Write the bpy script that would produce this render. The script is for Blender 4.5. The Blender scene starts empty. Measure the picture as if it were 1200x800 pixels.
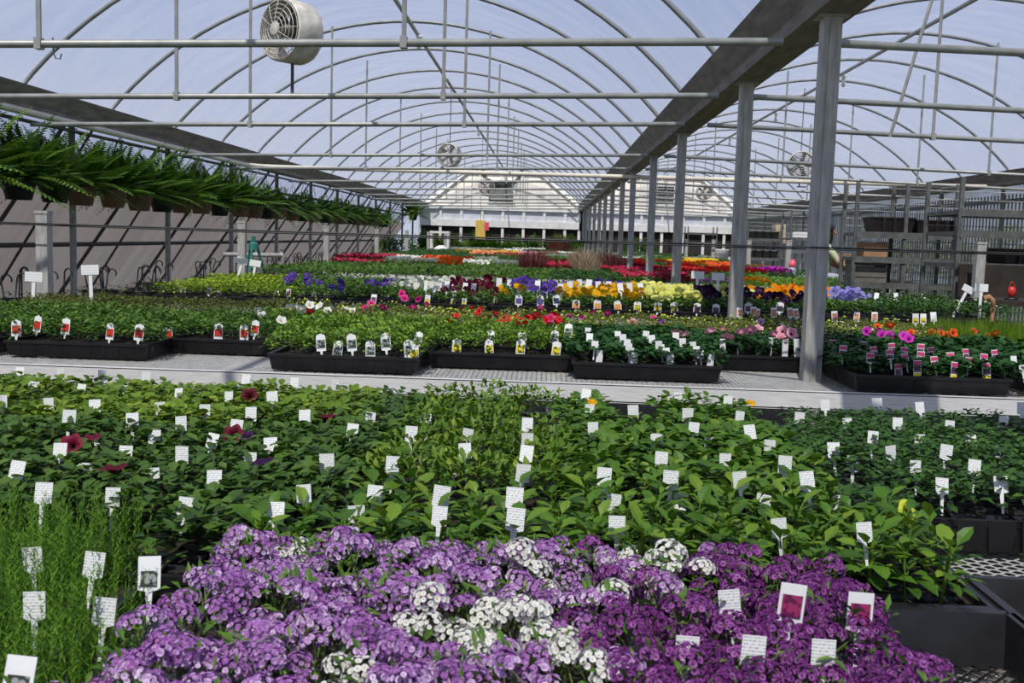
import bpy, math, random
import numpy as np
from mathutils import Vector, Matrix, Euler
random.seed(7)
SC = bpy.context.scene
COL = SC.collection
PI = math.pi

# ------------------------------------------------------------------ camera
ZC = 1.42                      # lens height above the greenhouse floor
ZB = ZC - 0.50                 # bench tops
PITCH = math.atan(122.3 / 1200); YAW = math.atan(39.4 / 1200 * math.cos(PITCH)); ROLL = 0.03
FWD = Vector((-math.sin(YAW) * math.cos(PITCH), math.cos(YAW) * math.cos(PITCH), -math.sin(PITCH)))
_r0 = Vector((math.cos(YAW), math.sin(YAW), 0)); _u0 = _r0.cross(FWD)
RGT = _r0 * math.cos(ROLL) + _u0 * math.sin(ROLL); UPV = _u0 * math.cos(ROLL) - _r0 * math.sin(ROLL)
cam_d = bpy.data.cameras.new('camera'); cam = bpy.data.objects.new('camera', cam_d); COL.objects.link(cam)
m3 = Matrix((RGT, UPV, -FWD)).transposed()
cam.matrix_world = Matrix.Translation((0, 0, ZC)) @ m3.to_4x4()
cam_d.sensor_width = 36; cam_d.lens = 36; cam_d.clip_start = 0.05; cam_d.clip_end = 300
cam_d.dof.use_dof = True; cam_d.dof.focus_distance = 2.6; cam_d.dof.aperture_fstop = 20
SC.camera = cam

# ------------------------------------------------------------------ world, sun, exposure
w = bpy.data.worlds.new('sky'); SC.world = w; w.use_nodes = True
nt = w.node_tree; nt.nodes.clear()
wo = nt.nodes.new('ShaderNodeOutputWorld'); bg = nt.nodes.new('ShaderNodeBackground')
geo = nt.nodes.new('ShaderNodeTexCoord'); sep = nt.nodes.new('ShaderNodeSeparateXYZ'); rmp = nt.nodes.new('ShaderNodeValToRGB')
nt.links.new(geo.outputs['Generated'], sep.inputs[0]); nt.links.new(sep.outputs['Z'], rmp.inputs[0])
rmp.color_ramp.elements[0].position = 0.0; rmp.color_ramp.elements[0].color = (0.62, 0.68, 0.84, 1)
rmp.color_ramp.elements[1].position = 0.55; rmp.color_ramp.elements[1].color = (0.20, 0.29, 0.55, 1)
e = rmp.color_ramp.elements.new(0.22); e.color = (0.30, 0.405, 0.71, 1)
nt.links.new(rmp.outputs[0], bg.inputs[0]); bg.inputs[1].default_value = 0.85
nt.links.new(bg.outputs[0], wo.inputs[0])
sun_d = bpy.data.lights.new('sun', 'SUN'); sun = bpy.data.objects.new('sun', sun_d); COL.objects.link(sun)
sun_d.energy = 5.2; sun_d.angle = math.radians(0.6); sun_d.color = (1.0, 0.95, 0.86)
SUN_DIR = Vector((-0.10, -0.52, 0.83)).normalized()
sun.rotation_euler = SUN_DIR.to_track_quat('Z', 'Y').to_euler(); sun.location = (6, -6, 12)
SC.view_settings.view_transform = 'Standard'; SC.view_settings.look = 'None'
SC.view_settings.exposure = 0.0; SC.view_settings.gamma = 1.0
SC.view_settings.use_curve_mapping = False
SC.cycles.transparent_max_bounces = 24

# ------------------------------------------------------------------ plan helpers (photo pixel -> point on a known plane)
def _ray(px, py): return RGT * ((px - 600) / 1200) + UPV * ((400 - py) / 1200) + FWD
def atz(px, py, z): d = _ray(px, py); d = d * (z / d.z); return Vector((d.x, d.y, ZC + z))     # z is height relative to the lens
def aty(px, py, y): d = _ray(px, py); d = d * (y / d.y); return Vector((d.x, d.y, ZC + d.z))
def pix(x, y, z):
    p = Vector((x, y, z - ZC)); d = p.dot(FWD)
    if d < 0.05: return (-9999, -9999)
    return 600 + 1200 * p.dot(RGT) / d, 400 - 1200 * p.dot(UPV) / d
PACKS = []
ORD = 'zeroth first second third fourth fifth sixth seventh eighth ninth tenth eleventh twelfth thirteenth fourteenth fifteenth sixteenth seventeenth eighteenth nineteenth twentieth'.split()
def ordn(n):
    if n <= 20: return ORD[n]
    t = ['', '', 'twenty', 'thirty', 'forty'][n // 10]
    return {2: 'twentieth', 3: 'thirtieth', 4: 'fortieth'}[n // 10] if n % 10 == 0 else t + '-' + ORD[n % 10]

DG = [None]
def settle(): bpy.context.view_layer.update(); DG[0] = bpy.context.evaluated_depsgraph_get()
def touch(px, py, guess):
    """point where the line of sight meets the leaves already built (near the guessed spot)"""
    if DG[0] is None: return None
    d = _ray(px, py).normalized(); o = Vector((0, 0, ZC))
    ok, loc, n, i, ob, m = SC.ray_cast(DG[0], o, d)
    g = (guess - o).length
    if ok and .72 * g < (loc - o).length < 1.35 * g and loc.z > ZB + .02:
        lim = atz(px, py, guess.z - ZC - .028)                # never deeper than the leaf tops
        return lim if (lim - o).length < (loc - o).length else loc
    return None
# ------------------------------------------------------------------ materials
def new_mat(name):
    m = bpy.data.materials.new(name); m.use_nodes = True
    n = m.node_tree; b = n.nodes['Principled BSDF']
    return m, n, b
def mat(name, col, rough=0.6, metal=0.0, var=0.15, scale=20.0, bump=0.0, spec=0.5, stretch=None):
    m, n, b = new_mat(name)
    b.inputs['Roughness'].default_value = rough; b.inputs['Metallic'].default_value = metal
    b.inputs['Specular IOR Level'].default_value = spec
    tc = n.nodes.new('ShaderNodeTexCoord'); no = n.nodes.new('ShaderNodeTexNoise')
    no.inputs['Scale'].default_value = scale; no.inputs['Detail'].default_value = 4
    src = tc.outputs['Object']
    if stretch:
        mp = n.nodes.new('ShaderNodeMapping'); mp.inputs['Scale'].default_value = stretch
        n.links.new(src, mp.inputs[0]); src = mp.outputs[0]
    n.links.new(src, no.inputs['Vector'])
    cr = n.nodes.new('ShaderNodeValToRGB')
    cr.color_ramp.elements[0].position = 0.3; cr.color_ramp.elements[1].position = 0.72
    cr.color_ramp.elements[0].color = tuple(max(0, c * (1 - var)) for c in col) + (1,)
    cr.color_ramp.elements[1].color = tuple(min(1, c * (1 + var)) for c in col) + (1,)
    n.links.new(no.outputs['Fac'], cr.inputs[0]); n.links.new(cr.outputs[0], b.inputs['Base Color'])
    if bump:
        bp = n.nodes.new('ShaderNodeBump'); bp.inputs['Strength'].default_value = bump; bp.inputs['Distance'].default_value = 0.01
        n.links.new(no.outputs['Fac'], bp.inputs['Height']); n.links.new(bp.outputs[0], b.inputs['Normal'])
    return m
def leaf_mat(name, dark, mid, light, rough=0.5, trans=0.25, spec=0.35, objvar=0.22):
    """tone attribute (one random value a leaf) runs dark > mid > light; every plant shifts a little"""
    m, n, b = new_mat(name)
    b.inputs['Roughness'].default_value = rough; b.inputs['Specular IOR Level'].default_value = spec
    at = n.nodes.new('ShaderNodeAttribute'); at.attribute_name = 'tone'
    oi = n.nodes.new('ShaderNodeObjectInfo')
    ad = n.nodes.new('ShaderNodeMath'); ad.operation = 'MULTIPLY_ADD'
    n.links.new(oi.outputs['Random'], ad.inputs[0]); ad.inputs[1].default_value = objvar
    n.links.new(at.outputs['Fac'], ad.inputs[2])
    sb = n.nodes.new('ShaderNodeMath'); sb.operation = 'SUBTRACT'; n.links.new(ad.outputs[0], sb.inputs[0]); sb.inputs[1].default_value = objvar / 2
    cr = n.nodes.new('ShaderNodeValToRGB'); el = cr.color_ramp.elements
    el[0].position = 0.0; el[0].color = dark + (1,); el[1].position = 1.0; el[1].color = light + (1,)
    q = el.new(0.5); q.color = mid + (1,)
    n.links.new(sb.outputs[0], cr.inputs[0]); n.links.new(cr.outputs[0], b.inputs['Base Color'])
    if trans > 0:
        tr = n.nodes.new('ShaderNodeBsdfTranslucent'); mx = n.nodes.new('ShaderNodeMixShader'); mx.inputs[0].default_value = trans
        out = n.nodes['Material Output']
        n.links.new(cr.outputs[0], tr.inputs[0]); n.links.new(b.outputs[0], mx.inputs[1]); n.links.new(tr.outputs[0], mx.inputs[2])
        n.links.new(mx.outputs[0], out.inputs[0])
    return m
def film_mat(name, tint, clear, var=0.1, scale=(1, 1, 1), tcol=(0.97, 0.98, 1.0)):
    m, n, b = new_mat(name); n.nodes.remove(b); out = n.nodes['Material Output']
    tp = n.nodes.new('ShaderNodeBsdfTransparent'); tp.inputs[0].default_value = tcol + (1,)
    tl = n.nodes.new('ShaderNodeBsdfTranslucent'); tl.inputs[0].default_value = tint + (1,)
    df = n.nodes.new('ShaderNodeBsdfDiffuse'); df.inputs[0].default_value = tint + (1,)
    mm = n.nodes.new('ShaderNodeMixShader'); mm.inputs[0].default_value = 0.45
    n.links.new(tl.outputs[0], mm.inputs[1]); n.links.new(df.outputs[0], mm.inputs[2])
    tc = n.nodes.new('ShaderNodeTexCoord'); mp = n.nodes.new('ShaderNodeMapping'); mp.inputs['Scale'].default_value = scale
    no = n.nodes.new('ShaderNodeTexNoise'); no.inputs['Scale'].default_value = 1.0; no.inputs['Detail'].default_value = 5
    mr = n.nodes.new('ShaderNodeMapRange'); mr.inputs['From Min'].default_value = 0.3; mr.inputs['From Max'].default_value = 0.7
    mr.inputs['To Min'].default_value = 1 - clear - var; mr.inputs['To Max'].default_value = 1 - clear + var
    n.links.new(tc.outputs['Object'], mp.inputs[0]); n.links.new(mp.outputs[0], no.inputs['Vector']); n.links.new(no.outputs['Fac'], mr.inputs[0])
    mx = n.nodes.new('ShaderNodeMixShader'); n.links.new(mr.outputs[0], mx.inputs[0])
    n.links.new(tp.outputs[0], mx.inputs[1]); n.links.new(mm.outputs[0], mx.inputs[2]); n.links.new(mx.outputs[0], out.inputs[0])
    return m
def print_mat(name, paper, ink, line=260.0):
    """paper with rows of tiny unreadable print"""
    m, n, b = new_mat(name); b.inputs['Roughness'].default_value = 0.5
    tc = n.nodes.new('ShaderNodeTexCoord'); sp = n.nodes.new('ShaderNodeSeparateXYZ'); n.links.new(tc.outputs['Object'], sp.inputs[0])
    mu = n.nodes.new('ShaderNodeMath'); mu.operation = 'MULTIPLY'; mu.inputs[1].default_value = line; n.links.new(sp.outputs['Z'], mu.inputs[0])
    fr = n.nodes.new('ShaderNodeMath'); fr.operation = 'FRACT'; n.links.new(mu.outputs[0], fr.inputs[0])
    gt = n.nodes.new('ShaderNodeMath'); gt.operation = 'GREATER_THAN'; gt.inputs[1].default_value = 0.55; n.links.new(fr.outputs[0], gt.inputs[0])
    mp = n.nodes.new('ShaderNodeMapping'); mp.inputs['Scale'].default_value = (900, 1, 260); n.links.new(tc.outputs['Object'], mp.inputs[0])
    no = n.nodes.new('ShaderNodeTexNoise'); no.inputs['Scale'].default_value = 1; n.links.new(mp.outputs[0], no.inputs['Vector'])
    g2 = n.nodes.new('ShaderNodeMath'); g2.operation = 'GREATER_THAN'; g2.inputs[1].default_value = 0.5; n.links.new(no.outputs['Fac'], g2.inputs[0])
    ml = n.nodes.new('ShaderNodeMath'); ml.operation = 'MULTIPLY'; n.links.new(gt.outputs[0], ml.inputs[0]); n.links.new(g2.outputs[0], ml.inputs[1])
    mx = n.nodes.new('ShaderNodeMix'); mx.data_type = 'RGBA'; n.links.new(ml.outputs[0], mx.inputs[0])
    mx.inputs[6].default_value = paper + (1,); mx.inputs[7].default_value = ink + (1,)
    n.links.new(mx.outputs[2], b.inputs['Base Color'])
    return m
def picture_mat(name, bgc, fg, scale=150.0, thr=0.5):
    m, n, b = new_mat(name); b.inputs['Roughness'].default_value = 0.4
    tc = n.nodes.new('ShaderNodeTexCoord'); vo = n.nodes.new('ShaderNodeTexVoronoi'); vo.inputs['Scale'].default_value = scale
    n.links.new(tc.outputs['Object'], vo.inputs['Vector'])
    cr = n.nodes.new('ShaderNodeValToRGB'); cr.color_ramp.interpolation = 'LINEAR'
    cr.color_ramp.elements[0].position = thr - 0.08; cr.color_ramp.elements[0].color = fg + (1,)
    cr.color_ramp.elements[1].position = thr + 0.08; cr.color_ramp.elements[1].color = bgc + (1,)
    n.links.new(vo.outputs['Distance'], cr.inputs[0]); n.links.new(cr.outputs[0], b.inputs['Base Color'])
    return m

M = {}
M['hoop'] = mat('hoop_pipe', (0.25, 0.265, 0.27), 0.5, 0.3, 0.18, 12)
M['galv'] = mat('galvanised_steel', (0.42, 0.415, 0.39), 0.55, 0.15, 0.22, 18, 0.05, stretch=(3, 3, 0.6))
M['pipe'] = mat('grey_pipe', (0.34, 0.35, 0.33), 0.5, 0.35, 0.18, 12)
M['cream_pipe'] = mat('cream_pipe', (0.72, 0.67, 0.56), 0.5, 0, 0.12, 9)
M['gutter'] = mat('gutter_metal', (0.22, 0.20, 0.175), 0.7, 0.15, 0.35, 6, 0.1, stretch=(4, 0.8, 4))
M['dark_pipe'] = mat('dark_pipe', (0.085, 0.09, 0.095), 0.6, 0.2, 0.2, 10)
M['alu'] = mat('aluminium', (0.76, 0.75, 0.74), 0.45, 0.15, 0.14, 30, 0.03, stretch=(0.4, 6, 6))
M['mesh'] = mat('expanded_metal', (0.46, 0.46, 0.44), 0.55, 0.3, 0.2, 30)
M['black'] = mat('black_plastic', (0.012, 0.012, 0.014), 0.42, 0, 0.35, 25, 0.06)
M['soil'] = mat('potting_soil', (0.022, 0.015, 0.010), 0.95, 0, 0.6, 90, 0.6)
M['ground'] = mat('gravel_floor', (0.10, 0.085, 0.07), 0.95, 0, 0.5, 14, 0.5)
M['lawn'] = mat('outside_grass', (0.12, 0.17, 0.03), 0.95, 0, 0.5, 3, 0.3)
M['white'] = mat('white_paint', (0.78, 0.77, 0.75), 0.6, 0, 0.1, 7)
M['cream_wall'] = mat('cream_gable_board', (0.88, 0.82, 0.75), 0.75, 0, 0.12, 3, stretch=(1, 1, 0.3))
M['panel'] = mat('pale_end_panel', (0.60, 0.62, 0.68), 0.6, 0, 0.18, 3)
M['brown_dark'] = mat('dark_brown_board', (0.030, 0.022, 0.018), 0.9, 0, 0.4, 8)
M['fan'] = mat('dusty_white_metal', (0.60, 0.57, 0.51), 0.6, 0.1, 0.3, 14)
M['fan_dark'] = mat('fan_motor_metal', (0.10, 0.09, 0.08), 0.6, 0.2, 0.3, 10)
M['hose'] = mat('black_hose', (0.015, 0.015, 0.016), 0.5, 0, 0.2, 20)
M['tag'] = print_mat('printed_tag_card', (0.82, 0.83, 0.82), (0.35, 0.36, 0.38), 330)
M['tagw'] = mat('white_tag_plastic', (0.80, 0.81, 0.81), 0.45, 0, 0.05, 60)
M['sign'] = print_mat('printed_stake_sign', (0.82, 0.83, 0.82), (0.55, 0.57, 0.62), 75)
M['pot_tan'] = mat('tan_plastic_pot', (0.22, 0.145, 0.085), 0.6, 0, 0.2, 12)
M['pot_green'] = mat('dark_green_pot', (0.012, 0.028, 0.018), 0.5, 0, 0.2, 12)
M['teal'] = mat('teal_painted_steel', (0.02, 0.16, 0.13), 0.45, 0, 0.15, 12)
M['rib'] = mat('grey_wall_rib', (0.26, 0.255, 0.24), 0.6, 0.1, 0.2, 15)
M['rack'] = mat('dark_rack_steel', (0.13, 0.135, 0.13), 0.6, 0.3, 0.3, 15)
M['wire'] = mat('bright_wire', (0.45, 0.45, 0.43), 0.5, 0.4, 0.2, 15)
M['crate'] = mat('black_brown_crate', (0.018, 0.012, 0.011), 0.55, 0, 0.3, 12)
M['wood'] = mat('tan_wood', (0.36, 0.20, 0.10), 0.7, 0, 0.25, 8, stretch=(1, 6, 6))
M['red'] = mat('red_plastic', (0.60, 0.03, 0.025), 0.4, 0, 0.1, 12)
M['pinkcap'] = mat('pink_cap', (0.72, 0.10, 0.14), 0.4, 0, 0.1, 12)
M['bluebottle'] = mat('pale_blue_bottle', (0.32, 0.45, 0.50), 0.4, 0, 0.1, 12)
M['yellowcard'] = mat('yellow_sticky_card', (0.70, 0.47, 0.10), 0.6, 0, 0.1, 12)
M['stem'] = mat('green_stem', (0.10, 0.16, 0.035), 0.6, 0, 0.2, 30)
M['bulb'] = mat('clear_bulb_glass', (0.75, 0.75, 0.72), 0.1, 0, 0.05, 10)
M['film'] = film_mat('roof_polythene', (0.86, 0.86, 0.88), 0.68, 0.07, (2.2, 5.5, 2.2))
M['film_end'] = film_mat('end_polythene', (0.82, 0.83, 0.88), 0.6, 0.1, (1, 1, 1))
M['film_left'] = film_mat('side_polythene_brownish', (0.60, 0.555, 0.535), 0.06, 0.05, (0.35, 5.5, 0.35))
M['film_left_top'] = film_mat('side_polythene_clear', (0.45, 0.48, 0.6), 0.72, 0.06, (1, 4, 1))
M['poly'] = film_mat('ribbed_polycarbonate', (0.62, 0.60, 0.56), 0.34, 0.12, (1, 3, 0.6))

# ------------------------------------------------------------------ mesh builder
class MB:
    def __init__(s): s.v = []; s.f = []; s.t = []; s.m = []
    def add(s, vs, fs, tone=0.5, mi=0):
        o = len(s.v); s.v.extend([tuple(q) for q in vs])
        for f in fs: s.f.append(tuple(i + o for i in f)); s.t.append(tone); s.m.append(mi)
    def box(s, x0, x1, y0, y1, z0, z1, mi=0, tone=0.5):
        vs = [(x0, y0, z0), (x1, y0, z0), (x1, y1, z0), (x0, y1, z0), (x0, y0, z1), (x1, y0, z1), (x1, y1, z1), (x0, y1, z1)]
        s.add(vs, [(0, 3, 2, 1), (4, 5, 6, 7), (0, 1, 5, 4), (1, 2, 6, 5), (2, 3, 7, 6), (3, 0, 4, 7)], tone, mi)
    def tube(s, pts, r, n=8, mi=0, cap=True, closed=False, tone=0.5):
        pts = [Vector(p) for p in pts]; N = len(pts); o = len(s.v)
        rs = r if isinstance(r, (list, tuple)) else [r] * N
        ref = None
        for i, p in enumerate(pts):
            if closed: d = pts[(i + 1) % N] - pts[i - 1]
            else: d = pts[min(i + 1, N - 1)] - pts[max(i - 1, 0)]
            d.normalize()
            if ref is None: ref = Vector((0, 0, 1)) if abs(d.z) < 0.9 else Vector((1, 0, 0))
            a = d.cross(ref)
            if a.length < 1e-4: a = d.cross(Vector((0, 1, 0)))
            a.normalize(); b = d.cross(a).normalized(); ref = -b if False else ref
            for k in range(n):
                an = 2 * PI * k / n; s.v.append(tuple(p + a * (rs[i] * math.cos(an)) + b * (rs[i] * math.sin(an))))
        L = N if closed else N - 1
        for i in range(L):
            j = (i + 1) % N
            for k in range(n):
                s.f.append((o + i * n + k, o + i * n + (k + 1) % n, o + j * n + (k + 1) % n, o + j * n + k)); s.t.append(tone); s.m.append(mi)
        if cap and not closed:
            s.f.append(tuple(o + k for k in range(n))); s.t.append(tone); s.m.append(mi)
            s.f.append(tuple(o + (N - 1) * n + k for k in reversed(range(n)))); s.t.append(tone); s.m.append(mi)
    def lathe(s, prof, n=16, mi=0, c=(0, 0, 0), tone=0.5, a0=0.0, sx=1, sy=1):
        o = len(s.v)
        for (r, z) in prof:
            for k in range(n):
                an = a0 + 2 * PI * k / n; s.v.append((c[0] + r * math.cos(an) * sx, c[1] + r * math.sin(an) * sy, c[2] + z))
        for i in range(len(prof) - 1):
            for k in range(n):
                s.f.append((o + i * n + k, o + i * n + (k + 1) % n, o + (i + 1) * n + (k + 1) % n, o + (i + 1) * n + k)); s.t.append(tone); s.m.append(mi)
    def prism(s, poly, y0, y1, mi=0):
        n = len(poly); vs = [(x, y0, z) for x, z in poly] + [(x, y1, z) for x, z in poly]
        s.add(vs, [tuple(range(n)), tuple(reversed(range(n, 2 * n)))] + [(i, i + n, (i + 1) % n + n, (i + 1) % n) for i in range(n)], 0.5, mi)
    def leaf(s, base, az, el, L, W, droop=0.3, fold=0.15, tone=0.5, mi=0, rows=3, roll=0.0, tipw=0.75):
        d = Vector((math.cos(az) * math.cos(el), math.sin(az) * math.cos(el), math.sin(el)))
        sd = Vector((-math.sin(az), math.cos(az), 0)); n = sd.cross(d) * -1
        n = d.cross(sd) * -1 if False else sd.cross(d) * -1
        if n.z < 0: n = -n
        if roll: c, q = math.cos(roll), math.sin(roll); sd, n = sd * c + n * q, n * c - sd * q
        base = Vector(base); o = len(s.v)
        prof = {3: [(0.0, 0.06), (0.42, 1.0), (0.78, tipw), (1.0, 0.0)], 2: [(0.0, 0.05), (0.5, 1.0), (1.0, 0.0)]}[rows]
        for t, wd in prof:
            c = base + d * (L * t) - Vector((0, 0, 1)) * (droop * L * t * t)
            h = W * 0.5 * wd
            if wd > 0:
                s.v.append(tuple(c + sd * h + n * (fold * h))); s.v.append(tuple(c)); s.v.append(tuple(c - sd * h + n * (fold * h)))
            else: s.v.append(tuple(c))
        R = len(prof)
        for i in range(R - 2):
            a = o + 3 * i
            s.f.append((a, a + 1, a + 4, a + 3)); s.f.append((a + 1, a + 2, a + 5, a + 4)); s.t += [tone, tone]; s.m += [mi, mi]
        a = o + 3 * (R - 2); tip = a + 3
        s.f.append((a, a + 1, tip)); s.f.append((a + 1, a + 2, tip)); s.t += [tone, tone]; s.m += [mi, mi]
    def mesh(s, name, mats, smooth=False):
        me = bpy.data.meshes.new(name); me.from_pydata(s.v, [], s.f); me.update()
        for q in (mats if isinstance(mats, (list, tuple)) else [mats]): me.materials.append(q)
        me.polygons.foreach_set('material_index', s.m)
        a = me.attributes.new('tone', 'FLOAT', 'FACE'); a.data.foreach_set('value', s.t)
        if smooth: me.polygons.foreach_set('use_smooth', [True] * len(me.polygons))
        return me
    def obj(s, name, mats, parent=None, smooth=False, loc=None):
        return link(name, s.mesh(name, mats, smooth), parent, loc)

def link(name, data, parent=None, loc=None, rot=None, scale=None):
    o = bpy.data.objects.new(name, data); COL.objects.link(o)
    if parent is not None: o.parent = parent
    if loc is not None: o.location = loc
    if rot is not None: o.rotation_euler = rot
    if scale is not None: o.scale = scale if isinstance(scale, (tuple, list)) else (scale,) * 3
    return o
def tag(o, label=None, cat=None, group=None, kind=None):
    if label: o['label'] = label
    if cat: o['category'] = cat
    if group: o['group'] = group
    if kind: o['kind'] = kind
    return o
def empty(name, loc=(0, 0, 0), rz=0.0):
    o = link(name, None, None, loc, (0, 0, rz)); o.empty_display_size = 0.05; return o
U = random.uniform

# ================================================================== SETTING
GX = [-3.80, 1.00, 5.75]                 # gutter lines
RIDGE = [-1.40, 3.375]
GZ = ZC + 0.83                           # gutter underside
Y0, Y1 = -5.0, 31.0
mb = MB(); mb.add([(-30, -20, 0), (30, -20, 0), (30, 45, 0), (-30, 45, 0)], [(0, 1, 2, 3)])
tag(mb.obj('ground', M['lawn']), 'grassy ground outside the greenhouse', 'ground', kind='structure')
mb = MB(); mb.box(-5.6, 5.9, Y0, Y1, -0.05, 0.012)
tag(mb.obj('floor', M['ground']), 'dark gravel floor under the benches', 'floor', kind='structure')

def arc(cx, n=28, extra=0.0, a=2.38, rise=1.14, zb=GZ + 0.08):
    R = (a * a + rise * rise) / (2 * rise); zc = zb + rise - R; th = math.asin(a / R)
    return [(cx + (R + extra) * math.sin(-th + 2 * th * i / n), zc + (R + extra) * math.cos(-th + 2 * th * i / n)) for i in range(n + 1)]
HOOP_Y = [2.85 - 1.46 + 1.46 * k for k in range(21)]
HOOP_Y = [y for y in HOOP_Y if y < 30.6]
bayname = ['main bay', 'right-hand bay']
for b in (0, 1):
    P = arc(RIDGE[b], 28, 0.022)
    mb = MB(); ys = list(np.arange(Y0, Y1 + 0.01, 0.73))
    # film sags a touch between hoops
    for i, y in enumerate(ys):
        for (x, z) in P: mb.v.append((x, y, z))
    n = len(P)
    for i in range(len(ys) - 1):
        for k in range(n - 1):
            mb.f.append((i * n + k, i * n + k + 1, (i + 1) * n + k + 1, (i + 1) * n + k)); mb.t.append(.5); mb.m.append(0)
    o = mb.obj('ceiling_film', M['film'], smooth=True)
    tag(o, ['clear polythene film over the main bay hoops', 'clear polythene film over the bay beyond the big gutter'][b], 'roof film', kind='structure')
    hp = None
    pts = [(x - RIDGE[b], 0, z) for x, z in arc(0 + RIDGE[b], 30)]
    if b == 0:
        hm = MB(); hm.tube(pts, 0.0165, 8); hoop_mesh = hm.mesh('roof_hoop', M['hoop'], True)
    for k, y in enumerate(HOOP_Y):
        o = link('roof_hoop', hoop_mesh, None, (RIDGE[b], y, 0))
        tag(o, 'grey steel roof hoop of the %s, %s from the near end' % (['main bay', 'bay beyond the big gutter'][b], ordn(k + 1)), 'roof hoop', 'roof hoops of the %s' % ['main bay', 'far bay'][b], 'structure')
    # ridge purlin
    mb = MB(); z = arc(RIDGE[b])[14][1] - 0.03
    mb.tube([(RIDGE[b], Y0, z), (RIDGE[b], Y1, z)], 0.02, 8)
    tag(mb.obj('ridge_purlin', M['pipe'], smooth=True), 'grey ridge pipe along the top of the %s' % ['main bay', 'bay beyond the big gutter'][b], 'ridge pipe', kind='structure')

# gutters
prof = [(-0.15, .16), (-0.165, .165), (-0.085, .045), (-0.075, 0), (0.075, 0), (0.085, .045), (0.165, .165), (0.15, .16), (0.075, .05), (0.065, .012), (-0.065, .012), (-0.075, .05)]
for i, gx in enumerate(GX):
    mb = MB(); mb.prism([(gx + x, GZ + z - (.045 if i == 0 else 0)) for x, z in prof], Y0, Y1)
    tag(mb.obj('gutter_beam', M['gutter']), ['long dark gutter above the hanging ferns', 'broad dark gutter beam carried by the row of square posts', 'dark gutter above the ribbed side wall'][i], 'gutter', kind='structure')
# square gutter posts
PY = [3.86, 5.46, 8.03, 10.16, 12.6, 14.4, 16.6, 18.7, 20.7, 23.0, 25.5, 27.9, 30.3]
pm = MB(); s = 0.033
pm.add([(-s, -s, 0), (s, -s, 0), (s, s, 0), (-s, s, 0), (-s, -s, GZ), (s, -s, GZ), (s, s, GZ), (-s, s, GZ)], [(0, 1, 5, 4), (1, 2, 6, 5), (2, 3, 7, 6), (3, 0, 4, 7), (4, 5, 6, 7)])
pm.box(-s - .02, s + .02, -s - .02, s + .02, GZ - 0.006, GZ)
pm.box(-0.012, 0.012, -s - 0.006, -s, 0.2, GZ - .02)
post_mesh = pm.mesh('square_post', M['galv'])
for k, y in enumerate(PY):
    o = link('square_post', post_mesh, None, (GX[1], y, 0))
    tag(o, 'square galvanised post under the big gutter, %s from the near end' % ordn(k + 1), 'post', 'square posts under the middle gutter', 'structure')
# round side posts
pm = MB(); pm.tube([(0, 0, 0), (0, 0, GZ)], 0.026, 10); rp = pm.mesh('round_post', M['pipe'], True)
for k in range(12):
    y = 6.05 + 2.05 * k
    o = link('round_post', rp, None, (GX[0], y, 0)); tag(o, 'round grey pipe post beneath the hanging ferns, %s from the near end' % ordn(k + 1), 'post', 'round posts of the fern side', 'structure')
for k in range(11):
    y = 7.2 + 2.05 * k
    o = link('round_post', rp, None, (GX[2], y, 0)); tag(o, 'round grey pipe post by the ribbed side wall, %s from the near end' % ordn(k + 1), 'post', 'round posts of the rack side', 'structure')
# tie bars, hangers
TIE = [4.28, 5.86, 7.3, 10.0, 11.9, 14.6, 16.9, 19.2, 21.3, 23.5, 25.6, 28.2]
tm = [MB(), MB()]
for b in (0, 1):
    a0, a1 = GX[b] + 0.08, GX[b + 1] - 0.08
    tm[b].tube([(a0, 0, -.022 - .026 * abs(a0 - 1.0)), (a1, 0, -.022 - .026 * abs(a1 - 1.0))], 0.0165, 8)
tmesh = [tm[b].mesh('tie_bar', M['pipe'], True) for b in (0, 1)]
for b in (0, 1):
    for k, y in enumerate(TIE):
        o = link('tie_bar', tmesh[b], None, (0, y, GZ + 0.012))
        tag(o, 'grey horizontal tie pipe across the %s, %s from the near end' % (['main bay', 'bay beyond the big gutter'][b], ordn(k + 1)), 'tie bar', 'tie bars of the %s' % ['main bay', 'far bay'][b], 'structure')
        for hx in (-0.74, 0.78):
            x = RIDGE[b] + hx
            zt = np.interp(x, [p[0] for p in arc(RIDGE[b], 40)], [p[1] for p in arc(RIDGE[b], 40)])
            zt0 = GZ - .010 - .026 * abs(x - 1.0)
            hm = MB(); hm.tube([(x, y, zt0), (x, y, float(zt))], 0.011, 6)
            hm.box(x - .014, x + .014, y - .02, y + .02, zt0 - 0.022, zt0 + .024)
            o = hm.obj('hanger_rod', M['pipe'], smooth=False)
            tag(o, 'thin upright hanger pipe on the %s tie of the %s, %s side' % (ordn(k + 1), ['main bay', 'bay beyond the big gutter'][b], ['left', 'right'][hx > 0]), 'hanger', 'hanger rods', 'structure')
# diagonal brace in the far bay
hm = MB(); p = aty(1043, 160, 6.9); q = aty(1092, 0, 6.7); q2 = q + (q - p) * 0.15; hm.tube([p, q2], 0.011, 6)
tag(hm.obj('brace_rod', M['galv']), 'slanting thin brace pipe beyond the big gutter', 'brace', kind='structure')
# cream water pipe: along the left gutter, then across both bays
mb = MB()
yb = 12.55
pts = [(-3.66, 3.0, ZC + .765), (-3.66, yb - 0.35, ZC + .765)]
for a in range(1, 6):
    t = a / 5 * PI / 2; pts.append((-3.66 + 0.35 * (1 - math.cos(t)), yb - 0.35 + 0.35 * math.sin(t), ZC + .765))
pts += [(5.2, yb, ZC + .765)]
mb.tube(pts, 0.026, 10)
tag(mb.obj('water_pipe', M['cream_pipe'], smooth=True), 'long cream pipe following the gutter and crossing both bays', 'pipe', kind='structure')

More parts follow.
